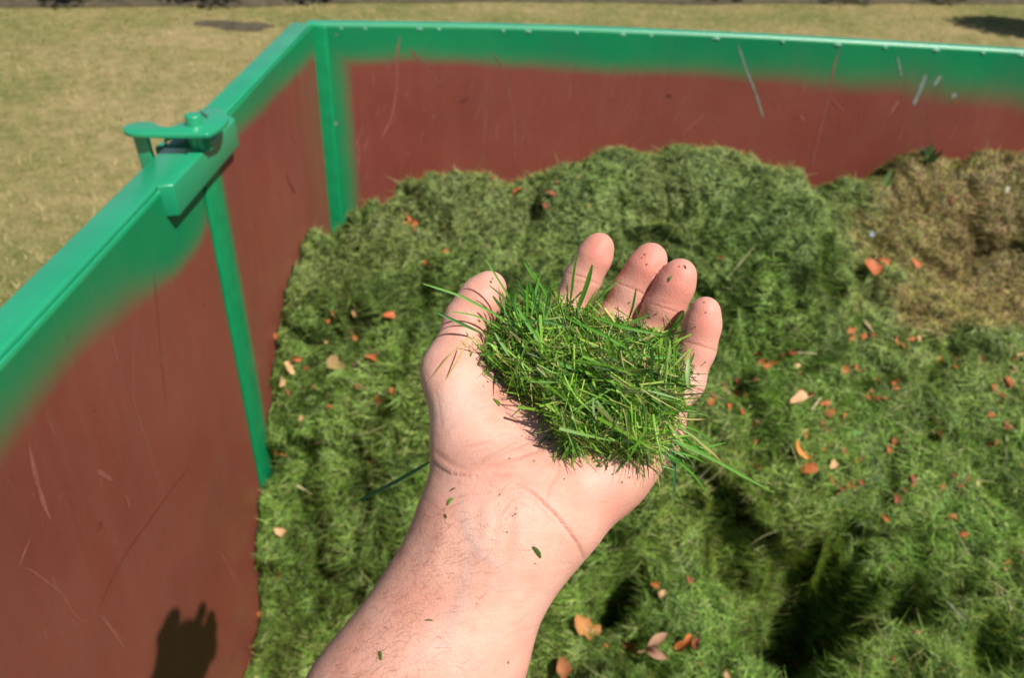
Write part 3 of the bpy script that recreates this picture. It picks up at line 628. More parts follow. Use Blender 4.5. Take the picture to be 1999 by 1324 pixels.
fl = 2 * np.pi * (fbm(P[:, 0] * 13, P[:, 1] * 13, 2, 12) * 2.2) + rng.normal(0, 1.5, NB)
T = np.stack([np.cos(fl), np.sin(fl), 0 * fl], 1); T = unit(T - NR * (T * NR).sum(1, keepdims=True))
tilt = (np.abs(rng.normal(.0, .25, NB)) - .05) * (1 - .45 * sstep(1.3, 1.75, P[:, 1])); D = unit(T * np.cos(tilt)[:, None] + NR * np.sin(tilt)[:, None])
zb = zone_brown(P[:, 0], P[:, 1], P[:, 2])
far = sstep(1.3, 1.75, P[:, 1])
L = rng.gamma(4, .0050, NB) * (1 - .22 * far); L = np.clip(L, .006, .05); Wd = rng.uniform(.0006, .0016, NB) * (1 - .15 * far)
tone = (fbm(P[:, 0] * 14, P[:, 1] * 14, 4, 14) * 2 - .5)[:, None]
pal = np.array([[.172, .280, .042], [.250, .372, .075], [.335, .44, .12], [.40, .45, .145], [.070, .118, .022], [.52, .46, .22], [.30, .21, .10]])
pg = np.array([.22, .26, .20, .12, .13, .045, .025]); pb = np.array([.04, .10, .13, .20, .08, .27, .18])
ug = rng.random(NB); kg = np.searchsorted(np.cumsum(pg), ug).clip(0, 6); kb = np.searchsorted(np.cumsum(pb), ug).clip(0, 6)
k = np.where(rng.random(NB) < zb, kb, kg); C = pal[k] * rng.uniform(.75, 1.25, (NB, 1)) * (.84 + .55 * tone)
fa_ = .5 * far[:, None] * (1 - zb[:, None]); C = 1.12 * (C * (1 - fa_) + np.array([.37, .47, .19]) * fa_ * rng.uniform(.75, 1.2, (NB, 1)))
C = C * np.where(zb[:, None] > .5, np.array([[1.02, .84, .90]]), 1.0)
# shared tones: clods differ in hue
hue = np.clip(.5 + 1.3 * (fbm(P[:, 0] * 5, P[:, 1] * 5, 3, 31) - .5), 0, 1)[:, None]; C = C * (np.array([[.85, .97, .8]]) * (1 - hue) + np.array([[1.18, 1.03, 1.1]]) * hue)
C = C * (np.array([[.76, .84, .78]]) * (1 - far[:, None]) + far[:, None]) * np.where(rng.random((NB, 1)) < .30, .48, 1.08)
off = rng.random(NB)[:, None] ** 1.5 * .008
inside = np.maximum(PLn(P[:, 1]) + .012 - P[:, 0], 0)[:, None]; P = P + np.array([[1.0, 0, 0]]) * inside
bk = np.maximum(P[:, 1] - (backy(P[:, 0]) - .02), 0); P[:, 1] -= bk
D[:, 0] = np.where(P[:, 0] < PLn(P[:, 1]) + .03, np.abs(D[:, 0]), D[:, 0])
D[:, 1] = np.where(P[:, 1] > backy(P[:, 0]) - .04, -np.abs(D[:, 1]), D[:, 1])
hb_ = blades('loose_clippings', P + NR * (off - .001), D, NR, L, Wd, rng.normal(-.05, .22, NB), C, M_BLADE, 2, None)
tag(hb_, 'fine matted green grass clippings covering the heap in the container', 'grass clippings', kind='stuff')
# longer pale stalks
NS = 900
sel = rng.choice(NB, NS); az = rng.uniform(0, 2 * np.pi, NS); T = np.stack([np.cos(az), np.sin(az), 0 * az], 1); T = unit(T - NR[sel] * (T * NR[sel]).sum(1, keepdims=True)); tl = rng.uniform(0, .3, NS)[:, None]
sc_ = np.where(rng.random((NS, 1)) < .45, [[.32, .30, .13]], [[.12, .25, .06]]) * rng.uniform(.6, 1.1, (NS, 1))
pS = P[sel] + NR[sel] * .009; okS = (pS[:, 0] > PLn(pS[:, 1]) + .07) & (pS[:, 1] < backy(pS[:, 0]) - .08)
q_ = blades('grass_stalks', pS[okS], unit(T * np.cos(tl) + NR[sel] * np.sin(tl))[okS], NR[sel][okS], rng.uniform(.03, .09, NS)[okS], rng.uniform(.0012, .0026, NS)[okS], rng.normal(0, .2, NS)[okS], sc_[okS], M_BLADE, 4)
tag(q_, 'longer pale and green grass stalks lying loose over the heap', 'grass stalks', kind='stuff')

# ------------------------------------------------------------------ dry leaves on the heap
def leaf_mesh(name, colr, kind, seed):
    r = np.random.default_rng(seed); m = 5
    if kind == 'forked':
        lobes = [(-.42, .95, .26), (.45, .88, .24)]
        V = []; F = []; T = []
        for (dx, ln, w) in lobes:
            b0 = len(V)
            for s in range(m + 1):
                t = s / m; ww = w * math.sin(math.pi * (.12 + .86 * t)) ** .8 * (1 if t < .98 else .1); c_ = np.array([dx * t, ln * t - .45, .12 * math.sin(2.5 * t) + .05 * dx])
                for u in (-1, 0, 1): V.append(c_ + [u * ww * .9, 0, .10 * abs(u) * (1 + .5 * math.sin(5 * t))])
            for s in range(m):
                for u in range(2): a = b0 + s * 3 + u; F += [a, a + 1, a + 4, a + 3]; T.append(4)
        b0 = len(V); V += [np.array([-.03, -.45, .02]), np.array([.03, -.45, .02]), np.array([.02, -.9, .04]), np.array([-.02, -.9, .04])]; F += [b0, b0 + 3, b0 + 2, b0 + 1]; T.append(4)
    else:
        V = []; F = []; T = []; asp = {'leaf': .55, 'curl': .42, 'chip': .75, 'strip': .24}[kind]; cu = {'leaf': .25, 'curl': .9, 'chip': .35, 'strip': .5}[kind]
        for s in range(m + 1):
            t = s / m; w = asp * .5 * math.sin(math.pi * min(.98, .06 + .9 * t)) ** .6 * (1 + .9 * (r.random() - .5)) + .02
            for u in (-1, -.5, .5, 1): V.append(np.array([u * w + .10 * math.sin(4 * t + seed), t - .5, cu * (u * w) ** 2 * 3 + .12 * math.sin(3 * t + seed) + .03 * r.normal()]))
        for s in range(m):
            for u in range(3): a = s * 4 + u; F += [a, a + 1, a + 5, a + 4]; T.append(4)
        if kind == 'leaf':
            b0 = len(V); V += [np.array([-.02, -.5, .03]), np.array([.02, -.5, .03]), np.array([.06, -.85, .05]), np.array([.03, -.86, .05])]; F += [b0, b0 + 3, b0 + 2, b0 + 1]; T.append(4)
    V = np.array(V); C = np.array(colr) * (1 + .35 * (r.random((len(V), 1)) - .5)); 
    me = mesh_np(name, V, F, T, {'col': C}); me.materials.append(M_LEAF); me.polygons.foreach_set('use_smooth', [True] * len(me.polygons)); return me
OR = (.44, .12, .038); BR = (.24, .065, .03); TAN = (.55, .33, .16); PK = (.62, .36, .22); DK = (.10, .045, .03)
LM = [leaf_mesh('dry_leaf', c_, k_, s_) for s_, (c_, k_) in enumerate([(OR, 'curl'), (OR, 'chip'), (BR, 'curl'), (BR, 'strip'), (TAN, 'curl'), (OR, 'strip'), (BR, 'chip'), (TAN, 'chip')])]
def put_leaf(me, px, py, spx, ang, label, group=None, cat='leaf', name='dry_leaf', lift=.005):
    p, nn = heap_hit(px, py)
    if p is None: return None
    dep = project(p[None])[0, 2]; s = spx / 1500 * dep
    o = bpy.data.objects.new(name, me); COL.objects.link(o)
    nn = unit(nn + rng.normal(0, .5, 3) + np.array([0, -.25, .35])); q = Vector(nn).to_track_quat('Z', 'Y'); 
    from mathutils import Quaternion
    o.rotation_mode = 'QUATERNION'; o.rotation_quaternion = q @ Quaternion((0, 0, 1), ang); o.location = p + nn * (lift + .08 * s); o.scale = (s, s, s)
    return tag(o, label, cat, group)
big = [(1135, 1222, 52, .3, leaf_mesh('dry_leaf', (.44, .19, .06), 'leaf', 21), 'broad orange brown dry leaf with a stalk, lying right of the forearm near the bottom'),
       (1296, 1272, 48, -.4, leaf_mesh('dry_leaf', PK, 'forked', 22), 'pale pinkish tan forked leaf at the bottom of the heap'),
       (1248, 1262, 50, 1.2, leaf_mesh('dry_leaf', (.24, .075, .03), 'leaf', 23), 'dark reddish brown leaf beside the pale forked leaf'),
       (1342, 1262, 42, .1, leaf_mesh('dry_leaf', (.55, .16, .04), 'curl', 24), 'curled bright orange leaf right of the pale forked leaf'),
       (1366, 1268, 28, 1.3, LM[2], 'small rounded rusty leaf right of the curled bright orange leaf'),
       (1105, 1310, 40, .8, leaf_mesh('dry_leaf', (.42, .16, .06), 'leaf', 25), 'brown dry leaf at the bottom edge beside the forearm'),
       (1550, 785, 34, 1.4, leaf_mesh('dry_leaf', TAN, 'leaf', 26), 'pale tan leaf lying alone right of the little finger'),
       (1808, 846, 38, .3, leaf_mesh('dry_leaf', (.38, .10, .04), 'forked', 27), 'reddish brown torn leaf on the heap at right, its largest one'),
       (1556, 880, 36, .3, leaf_mesh('dry_leaf', (.60, .22, .04), 'strip', 28), 'narrow yellow orange strip of leaf right of the long loose grass blades'),
       (1577, 920, 26, 1.5, LM[1], 'rounded orange leaf just below the narrow yellow orange strip'),
       (1694, 522, 30, .2, LM[1], 'bright orange leaf, left one of the two at the foot of the brown mound'),
       (1720, 517, 22, 1.0, LM[0], 'bright orange leaf, right one of the two at the foot of the brown mound'),
       (1021, 383, 24, .5, LM[1], 'bright orange leaf on the crest of the heap in front of the back panel'),
       (1066, 384, 22, .2, LM[2], 'dark rusty leaf right of the bright orange leaf on the crest'),
       (662, 712, 46, .9, leaf_mesh('dry_leaf', (.46, .30, .14), 'leaf', 29), 'pale tan dry leaf on the left slope beside the thumb'),
       (715, 703, 24, .5, LM[0], 'orange leaf at the right end of the tan leaf on the left slope'),
       (560, 722, 26, .4, LM[4], 'peach coloured leaf at the left edge of the heap by the post'),
       (534, 748, 26, 1.4, LM[7], 'pale orange leaf at the left edge of the heap against the wall'),
       (516, 925, 40, .1, LM[0], 'long orange leaf wedged between heap and side wall below the post'),
       (755, 624, 20, .4, LM[1], 'round orange leaf on the dark part of the left slope'),
       (532, 1180, 22, .8, LM[7], 'small bright orange leaf at the lower left edge of the heap'),
       (539, 1034, 20, .3, LM[7], 'small peach leaf at the left edge of the heap below the post')]
for px, py, s_, a_, me, lb_ in big: put_leaf(me, px, py, s_ * 1.1, a_, lb_, lift=.013)
# small fragments: clusters read from the photograph
frag = [(812, 442), (797, 437), (812, 452), (870, 490), (692, 451), (802, 430), (790, 415), (1080, 360), (1130, 348), (960, 350), (1003, 342), (1067, 402), (1405, 505), (1396, 500), (1787, 515), (1832, 365), (1855, 385), (1990, 385),
        (1492, 703), (1512, 712), (1528, 700), (1500, 720), (1560, 715), (1565, 735), (1545, 700), (1650, 720), (1660, 715), (1672, 726), (1400, 757), (1418, 760), (1448, 765), (1435, 748), (1390, 772), (1470, 745), (1480, 690),
        (1710, 742), (1700, 770), (1712, 776), (1690, 780), (1745, 758), (1612, 808), (1642, 812), (1612, 840), (1566, 842), (1605, 880), (1585, 893), (1660, 660), (1700, 655), (1790, 660), (1780, 668), (1920, 705), (1985, 695),
        (1950, 745), (1970, 750), (1960, 770), (1965, 742), (1950, 800), (1970, 840), (1940, 870), (1992, 912), (1680, 945), (1650, 950), (1620, 940), (1640, 955), (1665, 950), (1905, 940), (1890, 940), (1765, 960), (1780, 940), (1840, 955), (1750, 975),
        (1570, 1095), (1630, 1000), (1622, 1088), (1345, 1130), (1280, 1150), (1410, 1170), (1290, 1160), (1570, 1240), (1600, 1255), (1470, 1290), (1500, 1310), (1420, 1320), (1265, 1320), (1358, 1300), (1690, 1165), (1785, 1225), (1795, 1240),
        (1960, 1090), (1985, 1088), (1960, 1120), (600, 720), (582, 706), (578, 712), (620, 665), (640, 672), (690, 662), (700, 668), (690, 640), (610, 760), (650, 790), (560, 770), (545, 655), (640, 625), (655, 610), (590, 815),
        (560, 885), (545, 880), (520, 895), (700, 610), (480, 1240), (486, 1215), (510, 1205), (540, 1120), (700, 755), (740, 780), (770, 760), (720, 905), (1050, 430), (1140, 400), (930, 420), (830, 520), (1460, 790), (1480, 830), (1420, 800),
        (1840, 720), (1870, 700), (1830, 700), (1585, 770), (1600, 790), (1730, 880), (1650, 880), (1680, 905), (1850, 1010), (1880, 1040), (1730, 1010), (1440, 880), (1465, 905), (1480, 860), (1900, 1290), (1840, 1300), (1740, 1290), (1560, 1300), (1640, 1290), (1180, 1270), (1220, 1180), (1205, 1300)]
frag += [(a + float(rng.normal(0, 16)), b + float(rng.normal(0, 9))) for a, b in frag if a > 1380 and 640 < b < 960]
gsm = 'small orange and rusty leaf fragments scattered over the heap'
for j, (px, py) in enumerate(frag):
    s_ = float(rng.uniform(10, 21)) * (1 if py > 500 else .8)
    kk = int(rng.choice([0, 1, 2, 3, 4, 5, 6, 7], p=[.2, .14, .16, .12, .08, .12, .12, .06]))
    look = ['curled orange leaf fragment', 'rounded orange leaf chip', 'curled rusty brown leaf fragment', 'narrow brown leaf strip', 'curled tan leaf fragment', 'narrow orange leaf strip', 'rounded rusty leaf chip', 'rounded tan leaf chip'][kk]
    big_ = 'larger' if s_ > 16 else 'small'
    place = ('on the left slope beside the side wall' if px < 600 else 'on the left slope beside the thumb' if px < 860 and py > 540 else 'on the crest of the heap near the corner post' if px < 900 and py < 560 else 'on the far crest below the back panel' if py < 450 and px < 1250 else
             'on the brown mound' if py < 560 and px > 1700 else 'behind the fingertips' if py < 560 else 'at the right edge of the ledge' if px > 1890 and py < 980 else 'just right of the little finger' if px < 1560 and py < 780 else 'on the ledge below the brown mound' if py < 780 else
             'on the slope above the dark crevice' if py < 1030 and px > 1560 else 'below the handful of grass' if py < 1030 else 'at the bottom beside the forearm' if px < 1430 else 'near the bottom right corner' if px > 1700 else 'in the dark crevice at the bottom')
    put_leaf(LM[kk], px + rng.normal(0, 3), py + rng.normal(0, 3), s_, rng.uniform(0, 6.3), big_ + ' ' + look + ' ' + place, 'leaf litter: ' + big_ + ' ' + look + ' ' + place)
# twigs and odd bits
def twig(name, label, pts, wpx, colr, cat, lift=.012, group=None):
    P_ = np.array([heap_hit(*p)[0] + [0, 0, lift] for p in pts]); seg = np.r_[0, np.cumsum(np.linalg.norm(np.diff(P_, axis=0), axis=1))]; m = 9; t = np.linspace(0, seg[-1], m)
    Q = np.stack([np.interp(t, seg, P_[:, k_]) for k_ in range(3)], 1); base = (P_[0] + P_[-1]) / 2; Q = np.linspace(0, 1, m)[:, None] * (P_[-1] - P_[0]) + P_[0] + .35 * (Q - (np.linspace(0, 1, m)[:, None] * (P_[-1] - P_[0]) + P_[0]))
    dep = project(Q)[:, 2].mean(); r_ = wpx / 1500 * dep * .5; T_ = unit(np.gradient(Q, axis=0)); A = unit(np.cross(T_, [0, 0, 1.0])); B = np.cross(A, T_); V = []
    for k_ in range(m):
        rr = r_ * (1 - .45 * k_ / m) * (1 + .2 * rng.normal())
        for a_ in range(6): V.append(Q[k_] + rr * (A[k_] * math.cos(a_ * 1.047) + B[k_] * math.sin(a_ * 1.047) * .7))
    F = [];
    for k_ in range(m - 1):
        for a_ in range(6): F.append([k_ * 6 + a_, k_ * 6 + (a_ + 1) % 6, k_ * 6 + 6 + (a_ + 1) % 6, k_ * 6 + 6 + a_])
    me = mesh_np(name, np.array(V), np.array(F), np.full(len(F), 4), {'col': np.tile(colr, (len(V), 1))})
    return tag(link(name, me, M_LEAF, None, True), label, cat, group)
twig('dry_stalk', 'pale straw stalk lying across the ledge right of the little finger', [(1545, 697), (1592, 700)], 7, (.50, .40, .24), 'stalk')
twig('dry_stalk', 'long straw coloured stalk standing up the slope behind the fingers', [(1415, 555), (1470, 490)], 4, (.34, .32, .15), 'stalk')
twig('dry_stalk', 'short pale stalk above the long straw stalk on the ledge', [(1684, 636), (1700, 655)], 8, (.48, .33, .2), 'stalk')
twig('dry_stalk', 'pale grey straw left of the dark crevice', [(1360, 945), (1390, 915)], 5, (.45, .40, .26), 'stalk')
twig('dry_stalk', 'whitish stalk in the shade at the lower right', [(1843, 1182), (1880, 1222)], 5, (.40, .42, .28), 'stalk')
twig('twig', 'thin grey brown twig on the left slope beside the thumb', [(718, 690), (765, 650)], 4, (.16, .11, .08), 'twig')
twig('twig', 'grey brown curl of bark under the tan leaf on the left slope', [(690, 722), (735, 695)], 9, (.15, .09, .065), 'bark piece')
twig('dry_stalk', 'pale pointed stalk low on the left slope', [(580, 955), (608, 972)], 6, (.45, .38, .22), 'stalk')
twig('dry_stalk', 'pale bent stalk in the heap right of the orange strip', [(1580, 810), (1598, 786)], 6, (.42, .36, .2), 'stalk')
put_leaf(leaf_mesh('dark_leaf', (.035, .02, .025), 'chip', 31), 1628, 950, 28, .2, 'nearly black leaf at the top of the dark crevice', name='dark_leaf')
put_leaf(leaf_mesh('green_leaf', (.16, .32, .12), 'chip', 32), 1976, 725, 18, .2, 'pale green leaf piece at the right edge of the heap', name='green_leaf')
put_leaf(leaf_mesh('green_leaf', (.14, .30, .08), 'leaf', 33), 1668, 842, 20, 1.2, 'small light green leaf in the middle of the right ledge', name='green_leaf')
p, nn = heap_hit(1700, 462)
put_leaf(leaf_mesh('pale_chip', (.26, .30, .36), 'chip', 34), 1700, 456, 12, .5, 'pale bluish chip at the left foot of the brown mound', cat='debris', name='pale_chip')
put_leaf(leaf_mesh('pale_chip', (.75, .70, .5), 'chip', 35), 1968, 372, 14, .5, 'pale cream chip on the top right of the brown mound', cat='debris', name='pale_chip')
# leaf standing up by the back wall, and a sprig
for px, py, hpx, cc_, lb_ in [(1725, 362, 30, (.20, .33, .12), 'light green leaf tip standing upright behind the heap'), (1812, 318, 32, (.05, .10, .03), 'small dark green sprig sticking up on the brown mound')]:
    p, nn = heap_hit(px, py)
    if p is None: p, nn = heap_hit(px, py + 12)
    if p is None: continue
    s = hpx / 1500 * 2.4; V = []; C_ = []; npt = 1 if px == 1725 else 7
    P_ = np.repeat(p[None], npt, 0) + rng.normal(0, .003, (npt, 3)); D_ = unit(np.array([[0, 0, 1.0]]) + rng.normal(0, .35 if npt > 1 else .05, (npt, 3)))
    if npt > 1: P_ = P_ + D_ * s * .4
    o = blades('green_sprig', P_ - [0, 0, .012], D_, unit(np.tile([[.1, -1, .0]], (npt, 1)) * 1.0), np.full(npt, s * (1.5 if npt == 1 else .9)), np.full(npt, s * (.5 if npt == 1 else .35)), np.full(npt, .15), np.tile(cc_, (npt, 1)), M_BLADE, 4)
    tag(o, lb_, 'leaf')

# ------------------------------------------------------------------ the hand and arm
def rcone(P, a, b, ra, rb):
    ba = b - a; l2 = ba @ ba; pa = P - a; t = np.clip(pa @ ba / l2, 0, 1); return np.linalg.norm(pa - t[:, None] * ba, axis=1) - (ra + (rb - ra) * t)
def smin(a, b, k): h = np.maximum(k - np.abs(a - b), 0) / k; return np.minimum(a, b) - h * h * k * .25
def ell(P, c, ax, r):
    """ellipsoid: centre, 3x3 axes rows, radii"""
    q = (P - c) @ ax.T; k0 = np.linalg.norm(q / r, axis=1); k1 = np.linalg.norm(q / (r * r), axis=1); return k0 * (k0 - 1) / (k1 + 1e-9)
mm = .001
FING = {  # px, py, depth, radius mm
 'index': [(1062, 700, .402, 11), (1100, 612, .418, 9.6), (1137, 545, .415, 9.4), (1160, 502, .411, 8.8), (1170, 482, .410, 7.8)],
 'middle': [(1128, 722, .398, 11.3), (1200, 628, .418, 10.2), (1235, 567, .414, 10.3), (1260, 524, .409, 9.5), (1271, 504, .408, 8.5)],
 'ring': [(1200, 750, .390, 11), (1272, 652, .408, 10.2), (1297, 600, .403, 10.1), (1318, 557, .399, 9.5), (1328, 535, .397, 8.3)],
 'pinky': [(1272, 818, .374, 12.5), (1336, 745, .389, 9.6), (1359, 682, .387, 9.0), (1371, 635, .384, 8.6), (1377, 607, .382, 7.4)],
 'thumb': [(940, 876, .372, 15.5), (882, 720, .377, 13.8), (912, 626, .386, 11.0), (941, 583, .388, 10.9), (957, 560, .389, 8.2)]}
def pt(a): return at(a[0], a[1], a[2])
PR_F = []
for k, ch in FING.items():
    PR_F.append([(pt(a), pt(b), a[3] * mm * .965, b[3] * mm * .965) for a, b in zip(ch[:-1], ch[1:])])
WL = (944, 985, .347); WR_ = (1046, 1018, .343)
PALM = [((WL), (934, 872, .362), 19, 16.5), (WL, (1062, 720, .395), 21, 12), ((985, 990, .348), (1128, 735, .392), 21, 12.5), ((1020, 1000, .346), (1200, 765, .386), 21, 12.5), (WR_, (1268, 838, .372), 19.5, 12.5),
        ((1100, 985, .352), (1180, 908, .358), 20, 19), ((1180, 908, .358), (1252, 850, .366), 19, 14.5), ((1062, 720, .396), (1268, 830, .374), 11.5, 11.5)]
# thenar and hypothenar mounds
TH = [((912, 850, .361), (884, 745, .371), 15, 13.2), ((930, 865, .362), (950, 770, .376), 17, 12)]
ARM = [(WL, (715, 1378, .338), 20, 23.5), (WR_, (893, 1300, .335), 19.5, 24), ((990, 1000, .342), (808, 1330, .336), 21, 26.5),
       ((715, 1378, .338), (430, 1900, .352), 23.5, 35), ((893, 1300, .335), (560, 1960, .352), 24, 37), ((808, 1330, .336), (495, 1930, .352), 26.5, 40)]
EL = at(495, 1930, .352); SH = EL + np.array([-.10, -.14, .12])
def sdf(P):
    palm = None
    for a, b, ra, rb in PALM:
        d_ = rcone(P, pt(a), pt(b), ra * mm, rb * mm); palm = d_ if palm is None else smin(palm, d_, .014)
    for a, b, ra, rb in TH: palm = smin(palm, rcone(P, pt(a), pt(b), ra * mm, rb * mm), .012)
    for a, b, ra, rb in ARM: palm = smin(palm, rcone(P, pt(a), pt(b), ra * mm, rb * mm), .020)
    palm = smin(palm, rcone(P, EL, SH, .040, .047), .03)
    fg = None
    for ch in PR_F:
        d_ = None
        for a, b, ra, rb in ch:
            e = rcone(P, a, b, ra, rb); d_ = e if d_ is None else smin(d_, e, .006)
        fg = d_ if fg is None else np.minimum(fg, d_)
    return smin(palm, fg, .009)
H = .0016
allp = np.array([pt(a) for ch in FING.values() for a in ch] + [EL, SH]); lo = allp.min(0) - .07; hi = allp.max(0) + .07
dims = np.ceil((hi - lo) / H).astype(int) + 1; dims = ((dims + 3) // 4) * 4 + 1
cd = (dims - 1) // 4 + 1
cg = np.stack(np.meshgrid(*[lo[i] + np.arange(cd[i]) * 4 * H for i in range(3)], indexing='ij'), 3).reshape(-1, 3)
cs = sdf(cg).reshape(cd).astype(np.float32)
full = np.repeat(np.repeat(np.repeat(cs, 4, 0), 4, 1), 4, 2)[:dims[0], :dims[1], :dims[2]]
idx = np.nonzero(np.abs(full) < .017); pts_ = lo + np.stack(idx, 1) * H
val = np.concatenate([sdf(pts_[s:s + 400000]) for s in range(0, len(pts_), 400000)]); full = np.where(full > 0, .02, -.02).astype(np.float32); full[idx] = val
# surface nets
ins = full < 0
c8 = sum(ins[i:i + dims[0] - 1, j:j + dims[1] - 1, k:k + dims[2] - 1].astype(np.int8) for i in (0, 1) for j in (0, 1) for k in (0, 1))
cells = np.nonzero((c8 > 0) & (c8 < 8)); cid = np.full(np.array(dims) - 1, -1, np.int32); cid[cells] = np.arange(len(cells[0]))
CV = lo + (np.stack(cells, 1) + .5) * H
quads = []
for ax in range(3):
    sl0 = [slice(None)] * 3; sl1 = [slice(None)] * 3; sl0[ax] = slice(0, -1); sl1[ax] = slice(1, None)
    a = ins[tuple(sl0)]; b = ins[tuple(sl1)]; e = np.nonzero(a != b); e = np.stack(e, 1); u, v = [(1, 2), (2, 0), (0, 1)][ax]
    e = e[(e[:, u] > 0) & (e[:, v] > 0) & (e[:, u] < dims[u] - 1) & (e[:, v] < dims[v] - 1)]; fl_ = a[tuple(e.T)]
    def c_(du_, dv_): t = e.copy(); t[:, u] -= du_; t[:, v] -= dv_; return cid[tuple(t.T)]
    q = np.stack([c_(1, 1), c_(0, 1), c_(0, 0), c_(1, 0)], 1); q[~fl_] = q[~fl_][:, ::-1]; quads.append(q)
quads = np.vstack(quads)
def snap(V, it=3):
    for _ in range(it):
        d0 = sdf(V); e = 4e-4; G = np.stack([sdf(V + np.eye(3)[k] * e) - d0 for k in range(3)], 1) / e; G = unit(G); V = V - G * d0[:, None]
    return V, G
CV, _ = snap(CV, 2)
# subdivide each quad once (linear) and snap again
ed = np.vstack([quads[:, [0, 1]], quads[:, [1, 2]], quads[:, [2, 3]], quads[:, [3, 0]]]); es = np.sort(ed, 1); ue, inv = np.unique(es, axis=0, return_inverse=True); inv = inv.ravel()
nq = len(quads); n0 = len(CV); EV = (CV[ue[:, 0]] + CV[ue[:, 1]]) / 2; FV = CV[quads].mean(1); V2 = np.vstack([CV, EV, FV])
E_ = n0 + inv.reshape(4, nq).T; Fc = n0 + len(ue) + np.arange(nq)
Q2 = np.vstack([np.stack([quads[:, 0], E_[:, 0], Fc, E_[:, 3]], 1), np.stack([quads[:, 1], E_[:, 1], Fc, E_[:, 0]], 1), np.stack([quads[:, 2], E_[:, 2], Fc, E_[:, 1]], 1), np.stack([quads[:, 3], E_[:, 3], Fc, E_[:, 2]], 1)])
V2, NV = snap(V2, 2)
# light smoothing, then creases, folds, tendons and veins as real relief
e2 = np.vstack([Q2[:, [0, 1]], Q2[:, [1, 2]], Q2[:, [2, 3]], Q2[:, [3, 0]]])
deg = np.bincount(e2[:, 0], minlength=len(V2)) + np.bincount(e2[:, 1], minlength=len(V2))
def lap(V):
    s_ = np.stack([np.bincount(e2[:, 0], V[e2[:, 1], k], len(V)) + np.bincount(e2[:, 1], V[e2[:, 0], k], len(V)) for k in range(3)], 1); return s_ / deg[:, None]
for _ in range(4): V2 = .5 * V2 + .5 * lap(V2)
pj = project(V2); front = sstep(-.05, .25, (NV * unit(CAM - V2)).sum(1))
def poly_d(pts):
    """pixel distance of each vertex to a polyline and the parameter along it"""
    p = pj[:, :2]; best = np.full(len(p), 1e9); tt = np.zeros(len(p)); pts = np.array(pts, float); m = len(pts) - 1
    for i in range(m):
        a, b = pts[i], pts[i + 1]; ab = b - a; t = np.clip(((p - a) @ ab) / (ab @ ab), 0, 1); d_ = np.linalg.norm(p - a - t[:, None] * ab, axis=1)
        u = d_ < best; best[u] = d_[u]; tt[u] = (i + t[u]) / m
    return best, tt
disp = np.zeros(len(V2)); crease = np.zeros(len(V2)); red = np.zeros(len(V2)); vein = np.zeros(len(V2)); pale = np.zeros(len(V2))
CRE = [  # polyline, width px, depth mm, colour
 ([(1108, 532), (1140, 541), (1172, 556)], 2.0, .30, .8), ([(1116, 548), (1150, 556)], 3, .2, .3), ([(1206, 552), (1240, 565), (1268, 578)], 2.0, .32, .85), ([(1268, 592), (1296, 600), (1330, 612)], 2.0, .32, .85), ([(1280, 588), (1310, 594)], 3, .2, .3),
 ([(1338, 667), (1366, 674), (1400, 685)], 2.0, .32, .85), ([(1334, 750), (1352, 755), (1378, 767)], 2.8, .55, .9), ([(1340, 742), (1366, 748)], 3, .25, .3), ([(1085, 610), (1120, 625), (1150, 640)], 2.5, .4, .7),
 ([(1180, 640), (1215, 650), (1250, 665)], 4, .6, .6),
 # thumb joint folds
 ([(880, 618), (905, 622), (935, 640)], 3.5, .35, .35), ([(872, 632), (900, 640), (925, 655)], 3, .2, .25), ([(868, 648), (885, 655), (915, 668)], 3, .15, .2),
 # wrist: bracelet creases and the deep fold under the heel of the hand
 ([(846, 905), (880, 925), (920, 930), (960, 925), (1000, 925)], 4, .3, .16), ([(852, 885), (880, 905), (905, 915)], 6, .6, .25), ([(1010, 945), (1040, 962), (1075, 995), (1105, 1030), (1128, 1062), (1140, 1090)], 4.5, .28, .22),
 ([(1030, 962), (1062, 1000), (1090, 1030)], 5, .3, .2), ([(980, 900), (1010, 895), (1050, 880), (1090, 862)], 4, .4, .35), ([(985, 885), (1020, 870), (1060, 850)], 3, .25, .3), ([(900, 872), (930, 866), (960, 858)], 3.5, .35, .35),
 ([(940, 895), (975, 880), (1010, 862)], 3, .2, .25), ([(850, 760), (858, 800), (862, 840)], 3, .15, .1), ([(1065, 990), (1072, 955), (1090, 925), (1092, 905)], 4, .25, .3), ([(1100, 880), (1075, 905), (1040, 925)], 3, .15, .15),
 ([(960, 740), (990, 800), (1030, 850), (1060, 880)], 6, .6, .4), ([(930, 800), (960, 790), (990, 800)], 3, .15, .1), ([(925, 825), (955, 815), (985, 822)], 3, .15, .1)]
_r2 = np.random.default_rng(5)
for q in range(46):
    x0 = _r2.uniform(855, 1120); y0 = _r2.uniform(780, 1010) ; a_ = _r2.normal(-.25 if y0 < 900 else .2, .35); l_ = _r2.uniform(20, 60)
    CRE.append(([(x0 - l_ * math.cos(a_), y0 - l_ * math.sin(a_)), (x0, y0 + _r2.uniform(-5, 5)), (x0 + l_ * math.cos(a_), y0 + l_ * math.sin(a_))], _r2.uniform(1.2, 2.0), _r2.uniform(.06, .16), _r2.uniform(.08, .25)))
for pl_, w_, dp, cl_ in CRE:
    d_, t_ = poly_d(pl_); e = np.sin(np.pi * np.clip(t_ * .9 + .05, 0, 1)) ** .4; gsn = np.exp(-(d_ / w_) ** 2) * e * front
    disp -= gsn * dp * mm; crease = np.maximum(crease, cl_ * .95 * np.exp(-(d_ / (w_ * .62)) ** 2) * e * front); red = np.maximum(red, .16 * cl_ * np.exp(-(d_ / (w_ * 2.5)) ** 2) * e * front)
